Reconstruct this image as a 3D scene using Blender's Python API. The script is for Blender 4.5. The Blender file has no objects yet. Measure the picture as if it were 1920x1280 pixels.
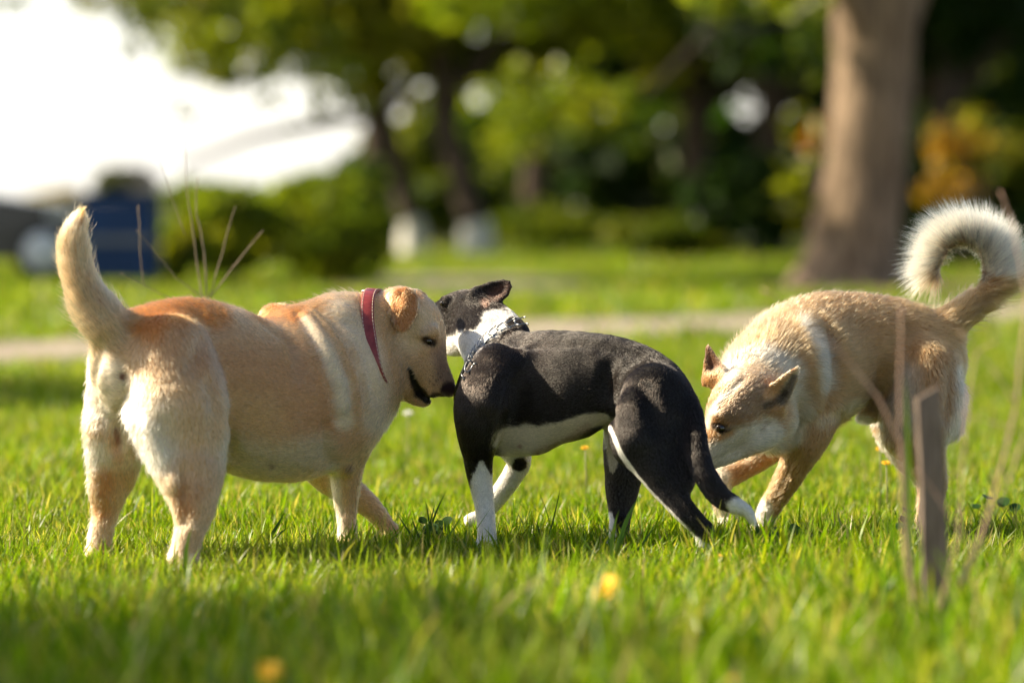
import bpy, math, random, os
import numpy as np
from mathutils import Vector, Matrix, kdtree
PV = ''
rng = np.random.default_rng(7)
random.seed(7)
sc = bpy.context.scene
COL = sc.collection

# ------------------------------------------------------------------ camera
CAM = np.array([0.0, -9.0, 0.82])
LENS, FPX, PITCH = 135.0, 7200.0, math.radians(2.148)
cd = bpy.data.cameras.new('camera')
cam = bpy.data.objects.new('camera', cd)
COL.objects.link(cam)
cam.location = CAM
cam.rotation_euler = (math.radians(90) - PITCH, 0, 0)
cd.lens = LENS
cd.sensor_width = 36.0
cd.clip_start = 0.1
cd.clip_end = 2000.0
cd.dof.use_dof = True
cd.dof.focus_distance = 8.90
cd.dof.aperture_fstop = 1.8
cd.dof.aperture_blades = 0
sc.camera = cam

# ------------------------------------------------------------------ sky, sun, exposure
SUN_EL = math.radians(35)
SUN_AZ = math.radians(9)          # how far behind the exact left (-X) the sun stands
S = Vector((-math.cos(SUN_EL) * math.cos(SUN_AZ), math.cos(SUN_EL) * math.sin(SUN_AZ), math.sin(SUN_EL)))
w = bpy.data.worlds.new('World')
sc.world = w
w.use_nodes = True
nt = w.node_tree
bg = nt.nodes['Background']
sky = nt.nodes.new('ShaderNodeTexSky')
sky.sky_type = 'NISHITA'
sky.sun_disc = False
sky.sun_elevation = SUN_EL
sky.sun_rotation = math.atan2(S.x, S.y)
sky.air_density = 1.0
sky.dust_density = 2.0
sky.ozone_density = 0.6
nt.links.new(sky.outputs[0], bg.inputs[0])
bg.inputs[1].default_value = 0.062
# bright haze all round the horizon
tcw = nt.nodes.new('ShaderNodeTexCoord')
sxw = nt.nodes.new('ShaderNodeSeparateXYZ'); nt.links.new(tcw.outputs['Generated'], sxw.inputs[0])
mrw = nt.nodes.new('ShaderNodeMapRange'); mrw.interpolation_type = 'SMOOTHSTEP'
nt.links.new(sxw.outputs[2], mrw.inputs[0])
mrw.inputs[1].default_value = 0.0; mrw.inputs[2].default_value = 0.26
mrw.inputs[3].default_value = 1.0; mrw.inputs[4].default_value = 0.0
mxw = nt.nodes.new('ShaderNodeMix'); mxw.data_type = 'RGBA'
nt.links.new(mrw.outputs[0], mxw.inputs[0])
nt.links.new(sky.outputs[0], mxw.inputs[6])
hz = nt.nodes.new('ShaderNodeMix'); hz.data_type = 'RGBA'; hz.blend_type = 'ADD'; hz.inputs[0].default_value = 1.0
nt.links.new(sky.outputs[0], hz.inputs[6]); hz.inputs[7].default_value = (6.6, 6.4, 6.0, 1)
nt.links.new(hz.outputs[2], mxw.inputs[7])
nt.links.new(mxw.outputs[2], bg.inputs[0])
sd = bpy.data.lights.new('sun', 'SUN')
sun = bpy.data.objects.new('sun', sd)
COL.objects.link(sun)
sd.energy = 5.0
sd.angle = math.radians(0.53)
sd.color = (1.0, 0.86, 0.63)
sun.rotation_euler = S.to_track_quat('Z', 'Y').to_euler()
vs = sc.view_settings
vs.view_transform = 'Standard'
vs.look = 'None'
vs.gamma = 1.0
vs.use_curve_mapping = False
vs.exposure = 1.36
cy = sc.cycles
cy.max_bounces = 8
cy.diffuse_bounces = 3
cy.glossy_bounces = 2
cy.transmission_bounces = 6
cy.transparent_max_bounces = 6
cy.caustics_reflective = False
cy.caustics_refractive = False
cy.use_denoising = True
try:
    sc.cycles_curves.shape = 'RIBBONS'
    sc.cycles_curves.subdivisions = 2
except Exception:
    pass

# ------------------------------------------------------------------ helpers
def P(px, py, y):
    """The point at world depth y that stands at (px, py) of the 1920x1280 frame: used to lay the scene out."""
    a, b = (px - 960.0) / FPX, (640.0 - py) / FPX
    cp, sp = math.cos(PITCH), math.sin(PITCH)
    dx, dy, dz = a, cp + b * sp, -sp + b * cp
    t = (y - CAM[1]) / dy
    return np.array([CAM[0] + dx * t, y, CAM[2] + dz * t])

def proj(p):
    q = p - CAM
    cp, sp = math.cos(PITCH), math.sin(PITCH)
    f = q[:, 1] * cp - q[:, 2] * sp
    u = q[:, 1] * sp + q[:, 2] * cp
    return 960 + FPX * q[:, 0] / f, 640 - FPX * u / f

def RM(rpx, y):
    return rpx * (y + 9.0) / FPX

def srgb(r, g, b):
    return tuple(((c / 255.0) / 12.92 if c / 255.0 <= 0.04045 else ((c / 255.0 + 0.055) / 1.055) ** 2.4) for c in (r, g, b))

def link(o, parent=None, label=None, cat=None, group=None, kind=None):
    COL.objects.link(o)
    if parent is not None:
        o.parent = parent
        # children are built in world coordinates: keep them there
        o.matrix_parent_inverse = Matrix.Translation(-Vector(parent.location))
    if label: o['label'] = label
    if cat: o['category'] = cat
    if group: o['group'] = group
    if kind: o['kind'] = kind
    return o

def empty(name, loc, label, cat, group=None):
    o = bpy.data.objects.new(name, None)
    o.location = Vector([float(c) for c in loc])
    o.empty_display_size = 0.1
    return link(o, None, label, cat, group)

def mesh_np(name, V, F, mat=None, smooth=True, col=None, extra=None):
    """V (n,3), F (m,3|4) or list of such arrays"""
    me = bpy.data.meshes.new(name)
    Fs = F if isinstance(F, list) else [F]
    Fs = [f for f in Fs if len(f)]
    V = np.ascontiguousarray(V, dtype=np.float32)
    me.vertices.add(len(V))
    me.vertices.foreach_set('co', V.ravel())
    idx = np.concatenate([f.ravel() for f in Fs]).astype(np.int32)
    sizes = np.concatenate([np.full(len(f), f.shape[1], dtype=np.int32) for f in Fs])
    st = np.concatenate([[0], np.cumsum(sizes)[:-1]]).astype(np.int32)
    me.loops.add(len(idx))
    me.loops.foreach_set('vertex_index', idx)
    me.polygons.add(len(sizes))
    me.polygons.foreach_set('loop_start', st)
    me.polygons.foreach_set('loop_total', sizes)
    me.polygons.foreach_set('use_smooth', np.full(len(sizes), bool(smooth)))
    me.update(calc_edges=True)
    if col is not None:
        a = me.color_attributes.new('Col', 'FLOAT_COLOR', 'POINT')
        c4 = np.ones((len(V), 4), dtype=np.float32)
        c4[:, :3] = col
        a.data.foreach_set('color', c4.ravel())
    if extra:
        for k, v in extra.items():
            a = me.attributes.new(k, 'FLOAT', 'POINT')
            a.data.foreach_set('value', np.asarray(v, dtype=np.float32))
    if mat is not None: me.materials.append(mat)
    return bpy.data.objects.new(name, me)

def nz(v):
    return v / np.maximum(np.linalg.norm(v, axis=-1, keepdims=True), 1e-9)

def _hash(ix, iy, iz, seed):
    h = (ix.astype(np.int64) * 374761393 + iy.astype(np.int64) * 668265263 + iz.astype(np.int64) * 2147483647 + seed * 974634777) & 0xFFFFFFFF
    h = ((h ^ (h >> 13)) * 1274126177) & 0xFFFFFFFF
    h = h ^ (h >> 16)
    return (h & 0xFFFFFF) / float(0xFFFFFF)

def noise3(p, scale=1.0, seed=0):
    """value noise in [-1, 1]"""
    q = p * scale
    i = np.floor(q).astype(np.int64)
    f = q - i
    f = f * f * (3 - 2 * f)
    out = 0
    for dx in (0, 1):
        wx = f[:, 0] if dx else 1 - f[:, 0]
        for dy in (0, 1):
            wy = f[:, 1] if dy else 1 - f[:, 1]
            for dz in (0, 1):
                wz = f[:, 2] if dz else 1 - f[:, 2]
                out = out + wx * wy * wz * _hash(i[:, 0] + dx, i[:, 1] + dy, i[:, 2] + dz, seed)
    return out * 2 - 1

def smoothstep(a, b, x):
    t = np.clip((x - a) / (b - a), 0, 1)
    return t * t * (3 - 2 * t)

# ------------------------------------------------------------------ materials
def mat_new(name):
    m = bpy.data.materials.new(name)
    m.use_nodes = True
    nt = m.node_tree
    return m, nt, nt.nodes['Principled BSDF']

def mat_noise(name, c1, c2, scale=8.0, rough=0.7, bump=0.0, detail=6.0, dist=0.02, spec=0.3, stretch=None, metallic=0.0, c3=None):
    m, nt, b = mat_new(name)
    tc = nt.nodes.new('ShaderNodeTexCoord')
    mp = nt.nodes.new('ShaderNodeMapping')
    nt.links.new(tc.outputs['Object'], mp.inputs[0])
    if stretch: mp.inputs['Scale'].default_value = stretch
    n = nt.nodes.new('ShaderNodeTexNoise')
    n.inputs['Scale'].default_value = scale
    n.inputs['Detail'].default_value = detail
    n.inputs['Roughness'].default_value = 0.62
    nt.links.new(mp.outputs[0], n.inputs[0])
    r = nt.nodes.new('ShaderNodeValToRGB')
    r.color_ramp.elements[0].position = 0.33
    r.color_ramp.elements[1].position = 0.68
    r.color_ramp.elements[0].color = (*c1, 1)
    r.color_ramp.elements[1].color = (*c2, 1)
    if c3:
        e = r.color_ramp.elements.new(0.5)
        e.color = (*c3, 1)
    nt.links.new(n.outputs[0], r.inputs[0])
    nt.links.new(r.outputs[0], b.inputs['Base Color'])
    b.inputs['Roughness'].default_value = rough
    b.inputs['Metallic'].default_value = metallic
    b.inputs['Specular IOR Level'].default_value = spec
    if bump:
        bn = nt.nodes.new('ShaderNodeBump')
        bn.inputs['Strength'].default_value = bump
        bn.inputs['Distance'].default_value = dist
        nt.links.new(n.outputs[0], bn.inputs['Height'])
        nt.links.new(bn.outputs[0], b.inputs['Normal'])
    return m

def mat_leaf(name, trans=0.5, rough=0.55, spec=0.35, tint=(1.0, 1.0, 0.55)):
    """leaf / grass: attribute colour, reflected and let through"""
    m = bpy.data.materials.new(name)
    m.use_nodes = True
    nt = m.node_tree
    nt.nodes.remove(nt.nodes['Principled BSDF'])
    out = nt.nodes['Material Output']
    at = nt.nodes.new('ShaderNodeAttribute'); at.attribute_name = 'Col'
    df = nt.nodes.new('ShaderNodeBsdfDiffuse')
    tr = nt.nodes.new('ShaderNodeBsdfTranslucent')
    mu = nt.nodes.new('ShaderNodeMix'); mu.data_type = 'RGBA'; mu.blend_type = 'MULTIPLY'
    mu.inputs[0].default_value = 1.0
    nt.links.new(at.outputs['Color'], mu.inputs[6])
    mu.inputs[7].default_value = (*[t * 1.6 for t in tint], 1)
    nt.links.new(at.outputs['Color'], df.inputs[0])
    nt.links.new(mu.outputs[2], tr.inputs[0])
    mx = nt.nodes.new('ShaderNodeMixShader'); mx.inputs[0].default_value = trans
    nt.links.new(df.outputs[0], mx.inputs[1]); nt.links.new(tr.outputs[0], mx.inputs[2])
    gl = nt.nodes.new('ShaderNodeBsdfGlossy'); gl.inputs['Roughness'].default_value = rough
    gl.inputs[0].default_value = (1, 1, 1, 1)
    fr = nt.nodes.new('ShaderNodeFresnel'); fr.inputs[0].default_value = 1.38
    ml = nt.nodes.new('ShaderNodeMath'); ml.operation = 'MULTIPLY'; ml.inputs[1].default_value = spec
    nt.links.new(fr.outputs[0], ml.inputs[0])
    m2 = nt.nodes.new('ShaderNodeMixShader')
    nt.links.new(ml.outputs[0], m2.inputs[0])
    nt.links.new(mx.outputs[0], m2.inputs[1]); nt.links.new(gl.outputs[0], m2.inputs[2])
    nt.links.new(m2.outputs[0], out.inputs[0])
    return m

def mat_skin(name):
    m, nt, b = mat_new(name)
    at = nt.nodes.new('ShaderNodeAttribute'); at.attribute_name = 'Col'
    nt.links.new(at.outputs['Color'], b.inputs['Base Color'])
    bare = nt.nodes.new('ShaderNodeAttribute'); bare.attribute_name = 'bare'
    mr = nt.nodes.new('ShaderNodeMapRange')
    nt.links.new(bare.outputs['Fac'], mr.inputs[0])
    mr.inputs[3].default_value = 0.85; mr.inputs[4].default_value = 0.38
    nt.links.new(mr.outputs[0], b.inputs['Roughness'])
    b.inputs['Specular IOR Level'].default_value = 0.35
    tc = nt.nodes.new('ShaderNodeTexCoord')
    n = nt.nodes.new('ShaderNodeTexNoise'); n.inputs['Scale'].default_value = 260; n.inputs['Detail'].default_value = 4
    nt.links.new(tc.outputs['Object'], n.inputs[0])
    bn = nt.nodes.new('ShaderNodeBump'); bn.inputs['Strength'].default_value = 0.35; bn.inputs['Distance'].default_value = 0.002
    nt.links.new(n.outputs[0], bn.inputs['Height']); nt.links.new(bn.outputs[0], b.inputs['Normal'])
    return m

def mat_fur(name, rough=0.42, radial=0.6, coat=0.0, ior=1.5):
    m = bpy.data.materials.new(name)
    m.use_nodes = True
    nt = m.node_tree
    nt.nodes.remove(nt.nodes['Principled BSDF'])
    out = nt.nodes['Material Output']
    at = nt.nodes.new('ShaderNodeAttribute'); at.attribute_name = 'Col'
    h = nt.nodes.new('ShaderNodeBsdfHairPrincipled')
    h.model = 'CHIANG'
    h.parametrization = 'COLOR'
    nt.links.new(at.outputs['Color'], h.inputs['Color'])
    h.inputs['Roughness'].default_value = rough
    h.inputs['Radial Roughness'].default_value = radial
    h.inputs['Coat'].default_value = coat
    h.inputs['IOR'].default_value = ior
    nt.links.new(h.outputs[0], out.inputs[0])
    return m
# ------------------------------------------------------------------ sculpting engine: one continuous body from blended solids
def surface_nets(F, org, h):
    nx, ny, nz_ = F.shape
    ins = F < 0
    c = ins[:-1, :-1, :-1].astype(np.int8)
    tot = np.zeros_like(c, dtype=np.int8)
    for dx in (0, 1):
        for dy in (0, 1):
            for dz in (0, 1):
                tot += ins[dx:nx - 1 + dx, dy:ny - 1 + dy, dz:nz_ - 1 + dz]
    act = (tot > 0) & (tot < 8)
    ai = np.argwhere(act)
    idx = np.full(act.shape, -1, dtype=np.int64)
    idx[act] = np.arange(len(ai))
    corners = [(0, 0, 0), (1, 0, 0), (0, 1, 0), (1, 1, 0), (0, 0, 1), (1, 0, 1), (0, 1, 1), (1, 1, 1)]
    cv = [F[ai[:, 0] + a, ai[:, 1] + b, ai[:, 2] + d] for a, b, d in corners]
    acc = np.zeros((len(ai), 3)); cnt = np.zeros(len(ai))
    for e0, e1 in [(0, 1), (2, 3), (4, 5), (6, 7), (0, 2), (1, 3), (4, 6), (5, 7), (0, 4), (1, 5), (2, 6), (3, 7)]:
        a, b = cv[e0], cv[e1]
        m = (a < 0) != (b < 0)
        t = np.where(m, a / np.where(m, a - b, 1), 0)
        p0 = np.array(corners[e0], float); p1 = np.array(corners[e1], float)
        acc += np.where(m[:, None], p0 + t[:, None] * (p1 - p0), 0)
        cnt += m
    V = (ai + acc / cnt[:, None]) * h + org
    quads = []
    for ax in range(3):
        o1, o2 = [(1, 2), (2, 0), (0, 1)][ax]
        sl0 = [slice(None)] * 3; sl1 = [slice(None)] * 3
        sl0[ax] = slice(0, -1); sl1[ax] = slice(1, None)
        A, B = ins[tuple(sl0)], ins[tuple(sl1)]
        ch = np.argwhere(A != B)
        ok = (ch[:, o1] > 0) & (ch[:, o2] > 0) & (ch[:, o1] < F.shape[o1] - 1) & (ch[:, o2] < F.shape[o2] - 1)
        ch = ch[ok]
        a_in = A[ch[:, 0], ch[:, 1], ch[:, 2]]
        def cell(d1, d2):
            q = ch.copy(); q[:, o1] -= d1; q[:, o2] -= d2
            return idx[q[:, 0], q[:, 1], q[:, 2]]
        q = np.stack([cell(1, 1), cell(0, 1), cell(0, 0), cell(1, 0)], 1)
        q[~a_in] = q[~a_in][:, ::-1]
        quads.append(q)
    return V, np.concatenate(quads)

def smin(a, b, k):
    if k <= 0: return np.minimum(a, b)
    h = np.clip(0.5 + 0.5 * (b - a) / k, 0, 1)
    return b + (a - b) * h - k * h * (1 - h)

class Seg:
    __slots__ = ('a', 'b', 'ra', 'rb', 'sq', 'flow', 'hl', 'ff', 'lift')
    def __init__(s, a, b, ra, rb, sq=None, flow=None, hl=0.01, ff=None, lift=0.3):
        s.a, s.b, s.ra, s.rb, s.sq, s.hl, s.ff, s.lift = a, b, ra, rb, sq, hl, ff, lift
        s.flow = flow
    def dist(s, p):
        q = p - s.a
        ba = s.b - s.a
        if s.sq is not None:
            n, f = s.sq
            q = q + ((1 / f - 1) * (q @ n))[..., None] * n
            ba = ba + (1 / f - 1) * (ba @ n) * n
        L = max(ba @ ba, 1e-12)
        t = np.clip((q @ ba) / L, 0, 1)
        v = q - t[..., None] * ba
        l = np.sqrt((v * v).sum(-1)) + 1e-9
        d = l - (s.ra + t * (s.rb - s.ra))
        if s.sq is not None:
            g = v / l[..., None]
            g = g + ((1 / f - 1) * (g @ n))[..., None] * n
            d = d / np.sqrt((g * g).sum(-1))
        return d
    def bounds(s, m):
        ra = max(s.ra, s.rb)
        if s.sq is not None: ra = ra * max(1.0, s.sq[1])
        lo = np.minimum(s.a, s.b) - ra - m
        hi = np.maximum(s.a, s.b) + ra + m
        return lo, hi

class Tri:
    def __init__(s, a, b, c, r, flow=None, hl=0.004, lift=0.3):
        s.v = (a, b, c); s.r = r; s.flow = flow; s.hl = hl; s.ff = None; s.lift = lift
        s.a = a
    def dist(s, p):
        a, b, c = s.v
        n = np.cross(b - a, c - a); n = n / np.linalg.norm(n)
        best = None
        for u, w_ in ((a, b), (b, c), (c, a)):
            e = w_ - u; q = p - u
            t = np.clip((q @ e) / (e @ e), 0, 1)
            d = np.sqrt(((q - t[..., None] * e) ** 2).sum(-1))
            best = d if best is None else np.minimum(best, d)
        inside = np.ones(p.shape[:-1], bool)
        for u, w_ in ((a, b), (b, c), (c, a)):
            inside &= ((p - u) @ np.cross(n, w_ - u)) >= 0
        return np.where(inside, np.abs((p - a) @ n), best) - s.r
    def bounds(s, m):
        v = np.array(s.v)
        return v.min(0) - s.r - m, v.max(0) + s.r + m

class Dog:
    def __init__(s, lateral):
        s.ops = []       # (kind, prims, k)
        s.paints = []
        s.bares = []
        s.lens = []
        s.dens = []
        s.inner = False
        s.roots = []
        s.later = []
        s.lat = np.array(lateral, float) / np.linalg.norm(lateral)
    def chain(s, nodes, k=12, ki=None, flow=1, hl=0.010, wf=None, sq=None, carve=False, ff=None, lift=0.3):
        """nodes: (px, py, y, radius px); wf: width factor along the dog's lateral axis"""
        pts = [P(n[0], n[1], n[2]) for n in nodes]
        rs = [RM(n[3], n[2]) for n in nodes]
        s.chainw(pts, rs, k, flow, hl, wf, sq, carve, ff, lift)
    def chainw(s, pts, rs, k=12, flow=1, hl=0.010, wf=None, sq=None, carve=False, ff=None, lift=0.3):
        pr = []
        if len(pts) == 1:
            pts = [pts[0], pts[0] + np.array([1e-4, 0, 0])]; rs = rs * 2
        if wf is not None: sq = (s.lat, wf)
        if len(pts) > 2:          # round the joints: resample as a spline
            q4 = [np.append(p_, r_) for p_, r_ in zip(pts, rs)]
            ex = [2 * q4[0] - q4[1]] + q4 + [2 * q4[-1] - q4[-2]]
            out = []
            for i in range(1, len(ex) - 2):
                p0, p1, p2, p3 = ex[i - 1:i + 3]
                for t in (0, .25, .5, .75):
                    c = .5 * (2 * p1 + (p2 - p0) * t + (2 * p0 - 5 * p1 + 4 * p2 - p3) * t * t + (3 * p1 - p0 - 3 * p2 + p3) * t ** 3)
                    out.append(c)
            out.append(q4[-1])
            pts = [o[:3] for o in out]; rs = [max(o[3], 1e-4) for o in out]
        for i in range(len(pts) - 1):
            if isinstance(flow, (int, float)):
                fl = nz(pts[i + 1] - pts[i]) * flow
            else:
                fl = nz(np.array(flow, float))
            pr.append(Seg(pts[i], pts[i + 1], rs[i], rs[i + 1], sq, fl, hl, ff, lift))
        kk = k * 9.0 / FPX
        kin = 1.5 * 9.0 / FPX
        s.ops.append(('carve' if carve else 'add', pr, kk, kin))
    def surf(s, nodes, r, amt=.45, k=None, carve=True, flow=None, hl=.010, lift=.3):
        """a furrow (or a ridge) drawn along the skin through frame points; amt: how deep, in radii"""
        s.later.append((nodes, r, amt, k, carve, flow, hl, lift))
    def prebuild(s):
        from mathutils.bvhtree import BVHTree
        F, lo, h = s.build_volume(.008)
        V, Q = surface_nets(F, lo, h)
        V = relax(V, Q, 2, .5)
        s.bvh0 = BVHTree.FromPolygons(V.tolist(), Q.tolist())
    def hit0(s, px, py):
        o = Vector(CAM.tolist()); d = (Vector(P(px, py, 0.0).tolist()) - o).normalized()
        loc, nn, _, _ = s.bvh0.ray_cast(o, d)
        if loc is None: return None
        return np.array(loc), np.array(nn)
    def apply_surf(s):
        s.prebuild()
        for nodes, r, amt, k, carve, flow, hl, lift in s.later:
            pts, rs = [], []
            for n in nodes:
                h_ = s.hit0(n[0], n[1])
                if h_ is None: continue
                rr = RM((n[2] if len(n) > 2 else r), h_[0][1])
                pts.append(h_[0] + h_[1] * rr * ((1 - amt) if carve else -(1 - amt))); rs.append(rr)
            if len(pts) < 1: continue
            s.chainw(pts, rs, (k if k is not None else r * 1.2), flow if flow is not None else 1, hl, None, None, carve, None, lift)
    def tris(s, pts, faces, r=4, k=6, flow=(0, 0, 1), hl=0.004, lift=0.3):
        W = [P(*p) for p in pts]
        pr = [Tri(W[a], W[b], W[c], r * 9.0 / FPX, nz(np.array(flow, float)), hl, lift) for a, b, c in faces]
        s.ops.append(('add', pr, k * 9.0 / FPX, 3 * 9.0 / FPX))
    def paint(s, pts, r, col, st=1.0, soft=0.5, y=None, yr=0.5):
        """pts: list of (px, py) polyline on the coat, r radius px; y, yr limit the depth"""
        s.paints.append((pts if isinstance(pts[0], (tuple, list)) else [pts], r, col, st, soft, y, yr))
    def bare(s, pts, r, soft=0.4, y=None, yr=0.5):
        s.bares.append((pts if isinstance(pts[0], (tuple, list)) else [pts], r, None, 1.0, soft, y, yr))
    def hlen(s, pts, r, mul, soft=0.5, y=None, yr=0.5):
        s.lens.append((pts if isinstance(pts[0], (tuple, list)) else [pts], r, mul, 1.0, soft, y, yr))
    @staticmethod
    def mask(item, px, py, Y, wob):
        pts, r, col, st, soft, y, yr = item
        best = None
        for i in range(max(1, len(pts) - 1)):
            a = np.array(pts[i][:2], float); b = np.array(pts[min(i + 1, len(pts) - 1)][:2], float)
            e = b - a; L = max(e @ e, 1e-6)
            t = np.clip(((px - a[0]) * e[0] + (py - a[1]) * e[1]) / L, 0, 1)
            ra = pts[i][2] if len(pts[i]) > 2 else r
            rb = pts[min(i + 1, len(pts) - 1)][2] if len(pts[min(i + 1, len(pts) - 1)]) > 2 else r
            rr = ra + (rb - ra) * t
            d = np.hypot(px - a[0] - t * e[0], py - a[1] - t * e[1]) / rr
            best = d if best is None else np.minimum(best, d)
        m = 1 - smoothstep(1 - soft, 1 + soft * 0.35, best * (1 + 0.22 * wob))
        if y is not None:
            m = m * (1 - smoothstep(yr * 0.8, yr * 1.1, np.abs(Y - y)))
        return m * st
    def color(s, p, base, mott, dither=0.0):
        px, py = proj(p)
        wob = noise3(p, 70, 3) * 0.6 + noise3(p, 160, 4) * 0.4
        if dither: wob = wob + dither * rng.normal(0, 1, len(p))
        c = np.tile(np.array(base, float), (len(p), 1))
        for it in s.paints:
            m = s.mask(it, px, py, p[:, 1], wob)[:, None]
            c = c * (1 - m) + np.array(it[2]) * m
        n = noise3(p, 28, 5) * 0.5 + noise3(p, 75, 6) * 0.4 + noise3(p * np.array([1, 1, 1.6]), 190, 8) * 0.8
        c = c * (1 + mott * n)[:, None]
        return np.clip(c, 0.002, 0.95)
    def build_volume(s, h):
        lo = np.full(3, 1e9); hi = -lo
        for kind, pr, k, kin in s.ops:
            if kind == 'add':
                for q in pr:
                    a, b = q.bounds(0.0)
                    lo = np.minimum(lo, a); hi = np.maximum(hi, b)
        lo -= 4 * h; hi += 4 * h
        n = np.ceil((hi - lo) / h).astype(int) + 1
        F = np.full(n, 0.5, dtype=np.float32)
        for kind, pr, k, kin in s.ops:
            m = max(k, kin) * 1.05 + 3 * h
            blo = np.min([q.bounds(m)[0] for q in pr], 0); bhi = np.max([q.bounds(m)[1] for q in pr], 0)
            i0 = np.maximum(np.floor((blo - lo) / h).astype(int), 0)
            i1 = np.minimum(np.ceil((bhi - lo) / h).astype(int) + 1, n)
            if (i1 <= i0).any(): continue
            D = np.full(tuple(i1 - i0), 0.5, dtype=np.float32)
            for q in pr:
                a, b = q.bounds(m)
                j0 = np.maximum(np.floor((a - lo) / h).astype(int), i0)
                j1 = np.minimum(np.ceil((b - lo) / h).astype(int) + 1, i1)
                ax = [np.arange(j0[t], j1[t]) * h + lo[t] for t in range(3)]
                G = np.stack(np.meshgrid(*ax, indexing='ij'), -1)
                d = q.dist(G).astype(np.float32)
                sl = tuple(slice(j0[t] - i0[t], j1[t] - i0[t]) for t in range(3))
                D[sl] = smin(D[sl], d, kin)
            sl = tuple(slice(i0[t], i1[t]) for t in range(3))
            if kind == 'add': F[sl] = smin(F[sl], D, k)
            else: F[sl] = -smin(-F[sl], D, k)
        return F, lo, h
    def prims(s):
        return [q for kind, pr, k, kin in s.ops if kind == 'add' for q in pr]

def relax(V, Q, it, lam=0.5):
    """light smoothing of a quad mesh"""
    e = np.concatenate([Q[:, [0, 1]], Q[:, [1, 2]], Q[:, [2, 3]], Q[:, [3, 0]]])
    e = np.concatenate([e, e[:, ::-1]])
    n = np.bincount(e[:, 0], minlength=len(V))
    for i in range(it):
        acc = np.stack([np.bincount(e[:, 0], weights=V[e[:, 1], c], minlength=len(V)) for c in range(3)], 1)
        V = V + lam * (acc / n[:, None] - V)
    return V

def vnormals(V, Q):
    fn = np.cross(V[Q[:, 2]] - V[Q[:, 0]], V[Q[:, 3]] - V[Q[:, 1]])
    N = np.zeros_like(V)
    for c in range(4):
        for t in range(3):
            N[:, t] += np.bincount(Q[:, c], weights=fn[:, t], minlength=len(V))
    return nz(N)

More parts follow.
